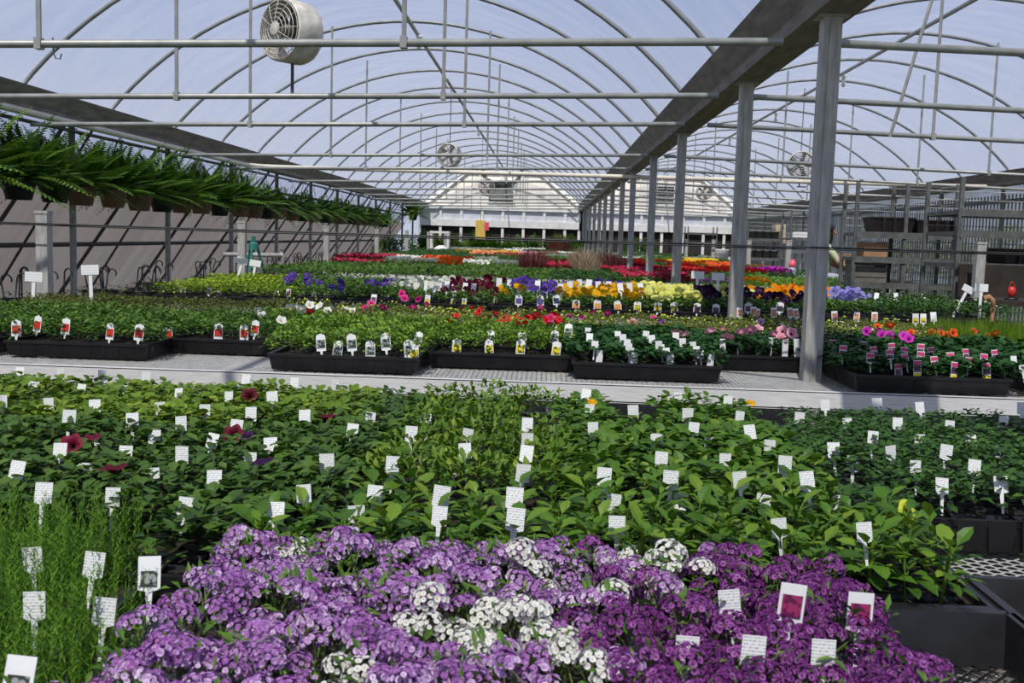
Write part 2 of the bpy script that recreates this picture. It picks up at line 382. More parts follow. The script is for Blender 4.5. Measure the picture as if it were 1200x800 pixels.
# left lean-to wall: slanting film on dark hoops
LWx = lambda z: GX[0] - 0.12 - (GZ + 0.1 - z) * 0.70
def left_strip(name, z0, z1, m, label):
    mb = MB(); mb.add([(LWx(z0), Y0, z0), (LWx(z1), Y0, z1), (LWx(z1), Y1, z1), (LWx(z0), Y1, z0)], [(0, 1, 2, 3)])
    mb.add([(LWx(z0) - .006, Y0, z0), (LWx(z1) - .006, Y0, z1), (LWx(z1) - .006, Y1, z1), (LWx(z0) - .006, Y1, z0)], [(0, 3, 2, 1)])
    return tag(mb.obj(name, m), label, 'wall', kind='structure')
left_strip('wall_left', 0.0, ZC + 0.34, M['film_left'], 'slanting brownish-grey polythene side wall beneath the ferns')
left_strip('wall_left_upper', ZC + 0.34, GZ + 0.12, M['film_left_top'], 'clear strip of side wall film above the ferns')
lm = MB(); lm.tube([(LWx(GZ) + .02, 0, GZ + .02), (LWx(0) + .03, 0, 0)], 0.019, 8); lmesh = lm.mesh('side_hoop', M['dark_pipe'], True)
for k in range(20):
    y = 6.35 + 2.05 * k
    if y > 30.5: break
    o = link('side_hoop', lmesh, None, (0, y, 0)); tag(o, 'dark slanting side wall pipe behind the ferns, %s from the near end' % ordn(k + 1), 'side hoop', 'slanting pipes of the side wall', 'structure')
lm = MB(); lm.tube([(LWx(GZ) + .02, 0, GZ + .02), (LWx(0) + .03, 0.30, 0)], 0.012, 6); lmesh2 = lm.mesh('side_batten', M['dark_pipe'], True)
for k in range(18):
    y = 6.85 + 2.05 * k
    if y > 30: break
    o = link('side_batten', lmesh2, None, (0, y, 0)); tag(o, 'thin dark slanting batten behind the ferns, %s from the near end' % ordn(k + 1), 'batten', 'slanting battens of the side wall', 'structure')
for z, nm, lb in ((ZC - 0.20, 'side_rail', 'dark level rail along the slanting side wall'), (ZC + 0.56, 'side_purlin', 'dark purlin along the side wall above the ferns')):
    lm = MB(); x = LWx(z) + .04; lm.tube([(x, Y0, z), (x, Y1, z)], 0.022, 8); tag(lm.obj(nm, M['dark_pipe'], smooth=True), lb, 'rail', kind='structure')

# right side wall: ribbed polycarbonate
mb = MB(); xw = GX[2] + 0.14; step = 0.045; ys = np.arange(4.0, Y1, step)
for i, y in enumerate(ys):
    dx = 0.012 if (i // 1) % 2 else -0.012
    mb.v.append((xw + dx, y, 0)); mb.v.append((xw + dx, y, GZ + .06))
for i in range(len(ys) - 1): mb.f.append((2 * i, 2 * i + 2, 2 * i + 3, 2 * i + 1)); mb.t.append(.5); mb.m.append(0)
tag(mb.obj('wall_right', M['poly']), 'ribbed translucent side wall behind the metal racks', 'wall', kind='structure')
mb = MB()
for y in np.arange(4.2, Y1, 0.105): mb.box(xw - .03, xw - .014, y, y + .013, 0.3, GZ - 0.1)
tag(mb.obj('wall_right_ribs', M['rib']), 'dark upright ribs of the translucent side wall', 'wall ribs', kind='structure')
for z in (ZC + 0.62, ZC - .05, ZC - .6):
    lm = MB(); lm.box(xw - .06, xw - .03, 4, Y1, z, z + .05)
    tag(lm.obj('side_rail', M['rack']), 'dark rail along the ribbed wall %s' % ('near the gutter' if z > ZC + .3 else 'at rack height' if z > ZC - .3 else 'low behind the racks'), 'rail', kind='structure')

# end wall
YW = 31.0
mb = MB()
for b in (0, 1):
    mb = MB(); xl, xr = GX[b] - 0.1, GX[b + 1] + .1; cx = RIDGE[b]; zt = GZ + 0.02
    poly = [(xl, zt), (xr, zt), (xr, zt + .1), (cx + 1.05, ZC + 1.92), (cx - 1.05, ZC + 1.92), (xl, zt + .1)]
    mb.prism(poly, YW, YW + 0.05)
    g = tag(mb.obj('wall_back_gable', M['cream_wall']), ['cream gable board at the far end of the main bay', 'cream gable board at the end of the bay beyond the big gutter'][b], 'gable', kind='structure')
    for sx in (-1, 1):
        rm = MB(); rm.tube([(cx + sx * 2.3, YW - .04, zt + .06), (cx + sx * 1.05, YW - .04, ZC + 1.92)], 0.035, 6); rm.obj('edge_rail', M['white'], g)
    rm = MB(); rm.box(cx - 1.05, cx + 1.05, YW - .07, YW, ZC + 1.89, ZC + 1.95); rm.obj('edge_rail', M['white'], g)
    for k in range(7):
        x = xl + 0.5 + k * 0.64; rm = MB(); zz = min(ZC + 1.9, zt + .1 + 0.87 * (2.4 - abs(x - cx))); rm.box(x - .015, x + .015, YW - .03, YW, zt, zz); rm.obj('batten', M['white'], g)
    # film above the gable
    P = arc(cx, 24, 0.02); fm = MB(); nP = len(P)
    fm.v = [(x, YW + .02, z) for x, z in P]; fm.f = [tuple(range(nP))]; fm.t = [.5]; fm.m = [0]
    tag(fm.obj('wall_back_film', M['film_end']), 'film filling the arch above the %s' % ['far end gable of the main bay', 'gable beyond the big gutter'][b], 'film', kind='structure')
    # band of pale panels
    w = empty('wall_back_band', (0, YW, 0)); tag(w, ['pale panelled band below the main bay gable', 'pale panelled band below the gable beyond the big gutter'][b], 'wall', kind='structure')
    zb0, zb1 = ZC + 0.42, GZ + .02
    npan = 8; wd = (xr - xl) / npan
    for k in range(npan):
        q = MB(); q.box(xl + k * wd + .02, xl + (k + 1) * wd - .02, 0.0, .04, zb0, zb1); q.obj('panel', M['panel'], w)
        q = MB(); q.box(xl + k * wd - .04, xl + k * wd + .04, -.05, .0, 0.0, zb1); q.obj('upright', M['white'], w)
    for z0, z1 in ((zb1 - .07, zb1 + .05), (zb0 - .14, zb0 + .06)):
        q = MB(); q.box(xl, xr, -.08, 0, z0, z1); q.obj('rail', M['white'], w)
    q = MB(); q.box(xl, xr, .05, .10, 0, zb0); q.obj('pad', M['brown_dark'], w)
    q = MB(); q.box(xl, xr, -.10, 0.0, ZC - .62, ZC - .40); q.obj('sill', M['white'], w)
# outside: leafy mass seen through the ribbed wall, built further down with the shrubs

# exhaust shutters on the end wall
def shutter(x0, x1, z0, z1, label, nsl):
    t = empty('wall_shutter', ((x0 + x1) / 2, YW - .02, z0)); tag(t, label, 'shutter')
    ww = (x1 - x0) / 2; hh = z1 - z0
    q = MB(); q.box(-ww, ww, -.02, 0, 0, hh); q.obj('back_plate', M['fan_dark'], t)
    q = MB(); q.box(-ww - .05, -ww, -.06, 0, -.05, hh + .05); q.box(ww, ww + .05, -.06, 0, -.05, hh + .05); q.box(-ww, ww, -.06, 0, hh, hh + .05); q.box(-ww, ww, -.06, 0, -.05, 0); q.obj('frame', M['white'], t)
    for k in range(nsl):
        z = hh * (k + .5) / nsl; q = MB(); q.add([(-ww, -.03, z + hh * .4 / nsl), (ww, -.03, z + hh * .4 / nsl), (ww, -.06, z - hh * .3 / nsl), (-ww, -.06, z - hh * .3 / nsl)], [(0, 1, 2, 3)]); q.obj('slat', M['rack'], t)
a = aty(573, 236, YW); b_ = aty(602, 214, YW); shutter(a.x, b_.x, a.z, b_.z, 'square dark exhaust shutter on the main bay gable', 3)
a = aty(765, 239, YW); b_ = aty(790, 219, YW); shutter(a.x, b_.x, a.z, b_.z, 'slatted dark vent on the gable beyond the big gutter', 4)

# ================================================================== BENCHES
BENCH = [(0.55, 2.55, -2.3, 2.3), (3.50, 5.38, -2.62, 3.0), (6.50, 8.38, -2.55, 3.05), (9.5, 11.38, -2.7, 3.1), (12.5, 14.4, -2.7, 3.3),
         (15.5, 17.4, -2.8, 3.4), (18.5, 20.4, -2.8, 3.6), (21.5, 23.4, -2.9, 3.8), (24.5, 26.4, -2.9, 4.0), (27.4, 29.2, -2.9, 4.2)]
def expanded(x0, x1, y0, y1, px=0.036, py=0.0105, sw=0.0036):
    nx = int((x1 - x0) / px); ny = int((y1 - y0) / py)
    V = []; Fc = []
    ii = np.arange(nx)
    for j in range(ny):
        off = 0.5 * (j % 2)
        ax = x0 + (ii + off) * px; ay = y0 + j * py
        for sgn in (-0.5, 0.5):
            bx_ = ax + sgn * px; by = ay + py
            o = len(V) * 1
            q = np.stack([np.stack([ax - sw, np.full(nx, ay), np.zeros(nx)], 1), np.stack([ax + sw, np.full(nx, ay), np.zeros(nx)], 1),
                          np.stack([bx_ + sw, np.full(nx, by), np.full(nx, .003)], 1), np.stack([bx_ - sw, np.full(nx, by), np.full(nx, .003)], 1)], 1).reshape(-1, 3)
            V.append(q)
    V = np.concatenate(V); n = len(V) // 4
    me = bpy.data.meshes.new('mesh_top'); me.from_pydata(V.tolist(), [], np.arange(len(V)).reshape(n, 4).tolist()); me.update(); me.materials.append(M['mesh'])
    return me
blab = ['near bench carrying the purple alyssum', 'bench with the broad aluminium lip across the middle', 'bench carrying the yellow pansies', 'bench behind the pansies', 'bench with the red flower beds and grasses',
        'sixth bench from the near end', 'seventh bench from the near end', 'eighth bench from the near end', 'ninth bench from the near end', 'last bench before the end wall']
for k, (y0, y1, x0, x1) in enumerate(BENCH):
    t = empty('plant_bench', (0, y0, 0)); tag(t, ('metal ' + blab[k]), 'bench', 'greenhouse benches')
    L = y1 - y0
    for nm, a, b in (('front_rail', 0, .012), ('back_rail', L - .012, L)):
        q = MB(); q.box(x0, x1, a, b, ZB - .056, ZB + .004); q.box(x0, x1, a, b + .03 if a == 0 else b, ZB - .058, ZB - .052); q.box(x0, x1, a if a == 0 else a - .02, b + (.012 if a == 0 else 0), ZB + .001, ZB + .005); q.obj(nm, M['alu'], t)
    for xx in (x0, x1 - .012):
        q = MB(); q.box(xx, xx + .012, .0, L, ZB - .056, ZB + .003); q.obj('side_rail', M['alu'], t)
    if k < 3: o = link('mesh_top', expanded(x0, x1, 0.014, L - .014, *((0.036, .0105) if k < 2 else (.05, .02, .006))), t, (0, 0, ZB - .006))
    else:
        q = MB(); q.box(x0, x1, 0.014, L - .014, ZB - .012, ZB - .004); o = q.obj('mesh_top', M['mesh'], t)
    o['kind'] = 'stuff'
    for xx in np.arange(x0 + .25, x1, 1.2):
        q = MB(); q.box(xx - .02, xx + .02, .05, L - .05, ZB - .06, ZB - .014); q.obj('cross_bar', M['galv'], t)
        for yy in (.25, L - .25):
            q = MB(); q.tube([(xx, yy, 0), (xx, yy, ZB - .05)], .02, 6); q.obj('leg', M['galv'], t)

# short square posts at bench ends + two black hoses strung between them
pm = MB(); s = 0.032; pm.box(-s, s, -s, s, 0, ZC + 0.062); pm.box(-s - .004, s + .004, -s - .004, s + .004, ZC + .05, ZC + .066); sp = pm.mesh('bench_post', M['galv'])
for k, (x, y) in enumerate([(-2.74, 5.50), (-2.62, 8.72), (-2.66, 12.25), (-2.70, 16.1), (-2.70, 19.5), (-2.72, 23.2), (-2.72, 27.0)]):
    tag(link('bench_post', sp, None, (x, y, 0)), 'short square post at the bench ends on the fern side, %s from the near end' % ordn(k + 1), 'post', 'short bench posts')
for k, (x, y) in enumerate([(3.14, 7.6), (3.10, 10.5), (3.12, 13.5), (3.15, 16.3), (3.15, 19.8), (3.2, 24.0)]):
    tag(link('bench_post', sp, None, (x, y, 0)), 'short square post at the bench ends on the rack side, %s from the near end' % ordn(k + 1), 'post', 'short bench posts')
for k, (y, z, r) in enumerate([(3.815, 0.006, 0.0035), (5.40, -0.006, 0.004)]):
    q = MB(); pts = [(x, y, ZC + z - 0.012 * math.sin(PI * (x + 4) / 8)) for x in np.linspace(-4, 4, 17)]
    q.tube(pts, r, 6); tag(q.obj('black_hose', M['hose'], smooth=True), ['black hose strung level across the first square post', 'black hose strung level across the second square post'][k], 'hose')

# ================================================================== FLATS (seedling trays)
def flat_mesh(W=0.535, D=0.272, H=0.058):
    q = MB(); w, d = W / 2, D / 2; t = .012
    top = [(-w, -d), (w, -d), (w, d), (-w, d)]; bot = [(x * .955, y * .93) for x, y in top]
    ins = [(x * .955, y * .925) for x, y in top]; inb = [(x * .93, y * .90) for x, y in top]
    rim = [(x * 1.012, y * 1.02) for x, y in top]
    vs = [(x, y, 0) for x, y in bot] + [(x, y, H - .004) for x, y in top] + [(x, y, H - .010) for x, y in rim] + [(x, y, H) for x, y in rim] + [(x, y, H) for x, y in ins] + [(x, y, .004) for x, y in inb]
    fs = [(0, 3, 2, 1)]
    for a in range(0, 20, 4):
        for i in range(4): fs.append((a + i, a + (i + 1) % 4, a + 4 + (i + 1) % 4, a + 4 + i))
    fs.append((20, 21, 22, 23))
    q.add(vs, fs)
    for i in range(1, 10):                                     # moulded ribs
        x = -w + W * i / 10
        for sg in (-1, 1): q.add([(x - .006, sg * d * .945, .004), (x + .006, sg * d * .945, .004), (x + .006, sg * d * 1.006, H - .012), (x - .006, sg * d * 1.006, H - .012), (x, sg * (d * .945 - .01), .004), (x, sg * (d * .96), H - .012)], [(0, 1, 2, 3), (0, 3, 5, 4), (1, 4, 5, 2)])
    for i in range(1, 5):
        y = -d + D * i / 5
        for sg in (-1, 1): q.add([(sg * w * .96, y - .006, .004), (sg * w * .96, y + .006, .004), (sg * w * 1.004, y + .006, H - .012), (sg * w * 1.004, y - .006, H - .012)], [(0, 1, 2, 3)])
    q.add([(-.25, -.125, .044), (.25, -.125, .044), (.25, .125, .044), (-.25, .125, .044)], [(0, 1, 2, 3)], mi=1)
    return q.mesh('nursery_flat', [M['black'], M['soil']])
FLAT = flat_mesh()
sq = MB(); sq.add([(-.25, -.125, .044), (.25, -.125, .044), (.25, .125, .044), (-.25, .125, .044)], [(0, 1, 2, 3)]); SOIL = sq.mesh('soil', M['soil'])
flats = []
def flat(x, y, label, rz=0.0, soil=True, group=None, z=None):
    o = link('nursery_flat', FLAT, None, (x, y, (ZB + .004) if z is None else z), (0, 0, rz)); tag(o, label, 'tray', group)
    flats.append((x, y)); return o
# black web tray (open lattice bottom), standing empty
def web_tray(x, y, W, D, label):
    t = empty('web_tray', (x, y, ZB + .004)); tag(t, label, 'tray')
    H = .062; w, d = W / 2, D / 2
    q = MB()
    for (ax, ay, bx_, by) in ((-w, -d, w, -d), (w, -d, w, d), (w, d, -w, d), (-w, d, -w, -d)):
        nx_, ny_ = (by - ay), -(bx_ - ax); l = math.hypot(nx_, ny_); nx_, ny_ = nx_ / l * .004, ny_ / l * .004
        q.add([(ax * .94, ay * .92, 0), (bx_ * .94, by * .92, 0), (bx_, by, H), (ax, ay, H), (ax * .94 - nx_, ay * .92 - ny_, 0), (bx_ * .94 - nx_, by * .92 - ny_, 0), (bx_ - nx_, by - ny_, H), (ax - nx_, ay - ny_, H)], [(0, 1, 2, 3), (5, 4, 7, 6), (3, 2, 6, 7)])
        q.add([(ax, ay, H), (bx_, by, H), (bx_ + nx_ * 2, by + ny_ * 2, H), (ax + nx_ * 2, ay + ny_ * 2, H), (ax + nx_ * 2, ay + ny_ * 2, H - .01), (bx_ + nx_ * 2, by + ny_ * 2, H - .01)], [(0, 1, 2, 3), (3, 2, 5, 4)])
    q.obj('side_walls', M['black'], t)
    q = MB(); st = .022
    n = int((W + D) / st)
    for i in range(-n, n):
        for sg in (1, -1):
            pts = []
            c = i * st
            # line x*sg + y = c clipped to the rectangle
            for xx in (-w * .93, w * .93):
                yy = c - sg * xx
                if abs(yy) <= d * .92: pts.append((xx, yy))
            for yy in (-d * .92, d * .92):
                xx = (c - yy) * sg
                if abs(xx) <= w * .93: pts.append((xx, yy))
            if len(pts) >= 2:
                p, r = pts[0], max(pts[1:], key=lambda u: (u[0] - pts[0][0]) ** 2 + (u[1] - pts[0][1]) ** 2)
                L = math.hypot(r[0] - p[0], r[1] - p[1])
                if L < .01: continue
                nx_, ny_ = -(r[1] - p[1]) / L * .0022, (r[0] - p[0]) / L * .0022
                z0 = .002 + .001 * (sg > 0)
                q.add([(p[0] + nx_, p[1] + ny_, z0), (r[0] + nx_, r[1] + ny_, z0), (r[0] - nx_, r[1] - ny_, z0), (p[0] - nx_, p[1] - ny_, z0)], [(0, 1, 2, 3)])
    o = q.obj('lattice_bottom', M['black'], t); o['kind'] = 'stuff'
    return t
# one cell pack: six thin-walled cells
def pack_mesh():
    q = MB(); w, d, H = .051, .066, .052
    for i in range(2):
        for j in range(3):
            cx, cy = -w / 2 + i * w, -d * 2 / 3 + j * d * 2 / 3; a, b = w / 2 - .001, d / 3 - .001
            vs = [(cx - a * .75, cy - b * .75, 0), (cx + a * .75, cy - b * .75, 0), (cx + a * .75, cy + b * .75, 0), (cx - a * .75, cy + b * .75, 0), (cx - a, cy - b, H), (cx + a, cy - b, H), (cx + a, cy + b, H), (cx - a, cy + b, H),
                  (cx - a * .9, cy - b * .9, H - .006), (cx + a * .9, cy - b * .9, H - .006), (cx + a * .9, cy + b * .9, H - .006), (cx - a * .9, cy + b * .9, H - .006)]
            q.add(vs, [(0, 1, 5, 4), (1, 2, 6, 5), (2, 3, 7, 6), (3, 0, 4, 7), (4, 5, 9, 8), (5, 6, 10, 9), (6, 7, 11, 10), (7, 4, 8, 11)])
            q.add(vs[8:], [(0, 1, 2, 3)], mi=1)
    return q.mesh('cell_pack', [M['black'], M['soil']])
PACK = pack_mesh()

# ================================================================== PLANT MESHES
G = leaf_mat
LM = {
 'broad': G('leaf_broad_green', (0.0341, 0.0880, 0.0070), (0.0728, 0.1758, 0.0123), (0.1836, 0.2864, 0.0246)),
 'broadlight': G('leaf_yellow_green', (0.0581, 0.1205, 0.0070), (0.1262, 0.2266, 0.0123), (0.2710, 0.3516, 0.0246)),
 'petdark': G('leaf_petunia_green', (0.0287, 0.0644, 0.0088), (0.0534, 0.1250, 0.0141), (0.1068, 0.1894, 0.0246)),
 'fine': G('leaf_small_bright', (0.0434, 0.0970, 0.0053), (0.0921, 0.1939, 0.0097), (0.2130, 0.2955, 0.0211)),
 'small': G('leaf_small_deep', (0.0209, 0.0598, 0.0088), (0.0410, 0.1160, 0.0158), (0.0821, 0.1758, 0.0246)),
 'feather': G('leaf_feathery', (0.0480, 0.1205, 0.0070), (0.0968, 0.2311, 0.0123), (0.1649, 0.3236, 0.0211), trans=.35),
 'med': G('leaf_mid_green', (0.0387, 0.0948, 0.0100), (0.0827, 0.1833, 0.0180), (0.1654, 0.2833, 0.0320)),
 'bronze': G('leaf_bronze_green', (0.0690, 0.0510, 0.0100), (0.0933, 0.1370, 0.0180), (0.1760, 0.2101, 0.0360)),
 'bright': G('leaf_bright_green', (0.0660, 0.1370, 0.0100), (0.1320, 0.2678, 0.0200), (0.2746, 0.3996, 0.0400)),
 'olive': G('leaf_olive_speckled', (0.0660, 0.0896, 0.0100), (0.1267, 0.1895, 0.0200), (0.4250, 0.3880, 0.0800)),
 'dark': G('leaf_deep_green', (0.0114, 0.0474, 0.0080), (0.0220, 0.0896, 0.0140), (0.0493, 0.1473, 0.0240)),
 'lime': G('leaf_lime', (0.1100, 0.1998, 0.0080), (0.2314, 0.3574, 0.0140), (0.3960, 0.4934, 0.0320)),
 'grassy': G('leaf_grass_green', (0.0774, 0.1473, 0.0080), (0.1434, 0.2626, 0.0120), (0.2420, 0.3574, 0.0240), trans=.35),
 'redgrass': G('leaf_red_grass', (0.075, 0.012, 0.014), (0.14, 0.030, 0.028), (0.30, 0.12, 0.08), trans=.3),
 'beigegrass': G('leaf_beige_grass', (0.24, 0.14, 0.09), (0.42, 0.32, 0.20), (0.60, 0.52, 0.36), trans=.3),
 'fern': G('leaf_fern', (0.0220, 0.0628, 0.0050), (0.0546, 0.1421, 0.0080), (0.1434, 0.2524, 0.0180), rough=.45),
 'bush': G('leaf_bush', (0.0194, 0.0577, 0.0050), (0.0493, 0.1205, 0.0100), (0.1320, 0.2307, 0.0200)),
 'yellowbush': G('leaf_yellow_bush', (0.1540, 0.1895, 0.0080), (0.3750, 0.3670, 0.0160), (0.5750, 0.5100, 0.0400), trans=.4),
}
def P(name, d, m, l): return leaf_mat('petal_' + name, d, m, l, rough=.6, trans=.25, spec=.2, objvar=.3)
PM = {
 'lilac': P('lilac', (0.17, 0.033, 0.22), (0.39, 0.155, 0.48), (0.76, 0.60, 0.82)),
 'plum': P('plum', (0.075, 0.008, 0.085), (0.165, 0.026, 0.180), (0.38, 0.13, 0.40)),
 'white': P('white', (0.66, 0.66, 0.58), (0.78, 0.78, 0.73), (0.86, 0.86, 0.84)),
 'maroon': P('maroon', (0.03, 0.002, 0.006), (0.085, 0.004, 0.012), (0.16, 0.010, 0.03)),
 'burgundy': P('burgundy', (0.08, 0.003, 0.016), (0.16, 0.007, 0.03), (0.28, 0.02, 0.06)),
 'darkpurple': P('dark_purple', (0.012, 0.003, 0.022), (0.035, 0.007, 0.055), (0.08, 0.02, 0.12)),
 'violet': P('violet', (0.05, 0.02, 0.22), (0.12, 0.06, 0.42), (0.26, 0.17, 0.60)),
 'lavender': P('lavender', (0.25, 0.23, 0.62), (0.36, 0.34, 0.75), (0.52, 0.50, 0.85)),
 'yellow': P('yellow', (0.72, 0.36, 0.004), (0.85, 0.50, 0.006), (0.90, 0.62, 0.02)),
 'pale': P('pale_yellow', (0.62, 0.62, 0.10), (0.78, 0.78, 0.20), (0.85, 0.86, 0.38)),
 'orange': P('orange', (0.70, 0.19, 0.003), (0.85, 0.30, 0.004), (0.88, 0.45, 0.01)),
 'red': P('red', (0.40, 0.006, 0.010), (0.62, 0.015, 0.020), (0.75, 0.05, 0.04)),
 'crimson': P('crimson', (0.25, 0.006, 0.03), (0.40, 0.012, 0.05), (0.6, 0.05, 0.12)),
 'pink': P('pink', (0.66, 0.16, 0.27), (0.80, 0.32, 0.42), (0.86, 0.55, 0.58)),
 'hotpink': P('hot_pink', (0.50, 0.01, 0.14), (0.70, 0.03, 0.23), (0.80, 0.12, 0.36)),
 'magenta': P('magenta', (0.42, 0.01, 0.30), (0.60, 0.03, 0.46), (0.70, 0.12, 0.58)),
 'orangered': P('orange_red', (0.62, 0.05, 0.008), (0.80, 0.09, 0.012), (0.86, 0.22, 0.04)),
 'salmon': P('salmon', (0.60, 0.12, 0.06), (0.75, 0.22, 0.12), (0.84, 0.40, 0.26)),
 'wax': P('wax_yellow', (0.42, 0.50, 0.03), (0.55, 0.62, 0.05), (0.66, 0.70, 0.12)),
}
M['eye'] = mat('flower_eye', (0.55, 0.42, 0.06), 0.7, 0, .2, 50)
M['eyedark'] = mat('dark_flower_throat', (0.010, 0.003, 0.010), 0.7, 0, .2, 50)

def tri(): return max(0.0, min(1.0, random.gauss(0.45, 0.24)))
def clump(mname, fw, fd, H, n, L, W, el=(-0.1, 0.8), rows=2, droop=.25, dome=.3, low=.45, roll=.4):
    """a close canopy of n leaves over a footprint fw x fd, H tall"""
    q = MB()
    for _ in range(n):
        x, y = U(-.5, .5), U(-.5, .5)
        r2 = (x * x + y * y) * 2
        top = H * (1 - dome * r2)
        hgt = top * (1 - (1 - low) * random.random() ** 2.0)
        az = math.atan2(y, x) + U(-1.3, 1.3) if random.random() < .7 else U(0, 2 * PI)
        ll = L * U(.6, 1.2)
        q.leaf((x * fw, y * fd, hgt - ll * .2), az, U(*el), ll, W * ll / L * U(.85, 1.15), droop * U(.3, 1.6), .25, tri(), rows=rows, roll=U(-roll, roll))
    return q.mesh(mname + '_foliage', LM[mname])
def rosette(mname, R, n, L, W, h, rows=3):
    """one young plant: leaves in whorls on short stems"""
    q = MB()
    for k in range(n):
        t = (k + .5) / n; az = k * 2.4 + U(-.3, .3); lay = int(t * 4) / 4
        ll = L * U(.75, 1.15) * (1 - .35 * lay); el = .12 + .9 * lay + U(-.2, .25); r = R * (1 - lay) * U(.3, .9)
        q.leaf((r * math.cos(az), r * math.sin(az), h * (.35 + .6 * lay) + U(-.006, .006)), az, el, ll, W * ll / L, .35 * U(.5, 1.5), .22, tri(), rows=rows, roll=U(-.25, .25))
    q.tube([(0, 0, -.01), (0, 0, h * .9)], .0022, 5, tone=.7)
    return q.mesh(mname + '_plant', LM[mname])
def feathery(fw, fd, H, n):
    q = MB()
    for _ in range(n):
        x, y = U(-.5, .5) * fw, U(-.5, .5) * fd; hh = H * U(.7, 1.08); lx, ly = U(-.02, .02), U(-.02, .02); tn = tri()
        m = 26
        q.add([(x - .0008, y, 0), (x + .0008, y, 0), (x + lx, y + ly, hh)], [(0, 1, 2)], tn)
        for k in range(m):
            t = .18 + .82 * k / m; c = Vector((x + lx * t, y + ly * t, hh * t)); az = k * 2.4 + U(-.3, .3); l = .0135 * (1.15 - .6 * t) * U(.8, 1.2)
            d = Vector((math.cos(az) * .75, math.sin(az) * .75, .66)); sd = Vector((-math.sin(az), math.cos(az), 0)) * .0009
            q.add([c + sd, c - sd, c + d * l], [(0, 1, 2)], min(1, max(0, tn + .55 * (t - .62) + U(-.12, .12))))  # lower needles toned darker: shade between the stems put into the colour
    return q.mesh('feather_foliage', LM['feather'])
def grass(mname, fw, fd, H, n, wd=.003, lean=.35):
    q = MB()
    for _ in range(n):
        x, y = U(-.5, .5) * fw, U(-.5, .5) * fd; az = math.atan2(y, x) + U(-.9, .9); h = H * U(.6, 1.12) * (1 - (.55 if lean > .4 else .1) * (x * x / fw / fw + y * y / fd / fd) * 2); ln = lean * U(.2, 1) * h; tn = tri()
        dx, dy = math.cos(az) * ln, math.sin(az) * ln; sx, sy = -math.sin(az) * wd, math.cos(az) * wd
        q.add([(x - sx, y - sy, 0), (x + sx, y + sy, 0), (x + dx * .35 - sx, y + dy * .35 - sy, h * .6), (x + dx * .35 + sx, y + dy * .35 + sy, h * .6), (x + dx, y + dy, h)], [(0, 1, 3, 2), (2, 3, 4)], tn)
    return q.mesh(mname + '_foliage', LM[mname])

# --- flowers
def alyssum_head(mname, n=24, R=.0125, fr=.0031, eye_tone=.0):
    q = MB()
    for k in range(n):
        t = (k + .5) / n; th = math.acos(1 - t * 1.05); az = k * 2.39996 + U(-.15, .15)
        nrm = Vector((math.sin(th) * math.cos(az), math.sin(th) * math.sin(az), math.cos(th)))
        nrm = (nrm + Vector((U(-.25, .25), U(-.25, .25), U(-.1, .2)))).normalized()
        c = Vector((math.sin(th) * math.cos(az) * R, math.sin(th) * math.sin(az) * R, math.cos(th) * R * .75)) * U(.9, 1.12)
        a = nrm.orthogonal().normalized(); b = nrm.cross(a); a0 = U(0, PI); f = fr * U(.85, 1.2)
        tone = min(1, max(0, (.30 + .55 * t) * U(.55, 1.35)))
        ring = [(f * (.74 + .26 * math.cos(4 * (2 * PI * j / 12)))) for j in range(12)]
        dirs = [a * math.cos(a0 + 2 * PI * j / 12) + b * math.sin(a0 + 2 * PI * j / 12) for j in range(12)]
        vs = [c + dirs[j] * (f * .34) - nrm * (f * .10) for j in range(12)] + [c + dirs[j] * (f * .98 if j % 3 == 0 else f * (.94 if j % 3 else .7)) * (.78 if j % 3 == 2 and False else 1) + nrm * (f * .10) for j in range(12)]
        q.add(vs[:12], [tuple(range(12))], max(0, tone - .35))
        for j in range(12):
            jj = (j + 1) % 12
            q.add([vs[j], vs[12 + j], vs[12 + jj], vs[jj]], [(0, 1, 2, 3)], min(1, max(0, tone + (.18 if (j // 3) % 2 else .0) + U(-.06, .06))))
        e_ = nrm * (f * .02); ee = f * .22
        q.add([c + e_ + a * ee, c + e_ + b * ee, c + e_ - a * ee, c + e_ - b * ee], [(0, 1, 2, 3)], .5, 1)
    q.tube([(0, 0, -.06), (0, 0, R * .5)], .0010, 4, mi=2)
    return q.mesh('flower_cluster', [PM[mname], M['eyedark'] if mname == 'plum' else M['eyewhite'] if mname == 'lilac' else M['eye'], M['stem']])
M['eyewhite'] = mat('alyssum_eye', (0.42, 0.34, 0.30), .7, 0, .3, 400)
def trumpet(mname, R=.028, n=10, throat='eyedark', tube_len=.03):
    """petunia: five-lobed flared trumpet"""
    q = MB(); rings = [(.10, -.9), (.22, -.35), (.55, -.04), (.85, .03), (1.0, -.04)]; N = 20
    o = len(q.v)
    for ri, (r, z) in enumerate(rings):
        for k in range(N):
            an = 2 * PI * k / N; rr = R * r * (1 + (.10 * math.cos(5 * an) if ri > 2 else 0)); q.v.append((rr * math.cos(an), rr * math.sin(an), (z * tube_len) + (.10 * R * math.cos(5 * an + .6) if ri > 2 else 0)))
    for ri in range(len(rings) - 1):
        for k in range(N):
            q.f.append((o + ri * N + k, o + ri * N + (k + 1) % N, o + (ri + 1) * N + (k + 1) % N, o + (ri + 1) * N + k)); q.t.append(.25 + .15 * ri + U(-.1, .1)); q.m.append(1 if ri == 0 else 0)
    return q.mesh('flower', [PM[mname], M[throat]], True)
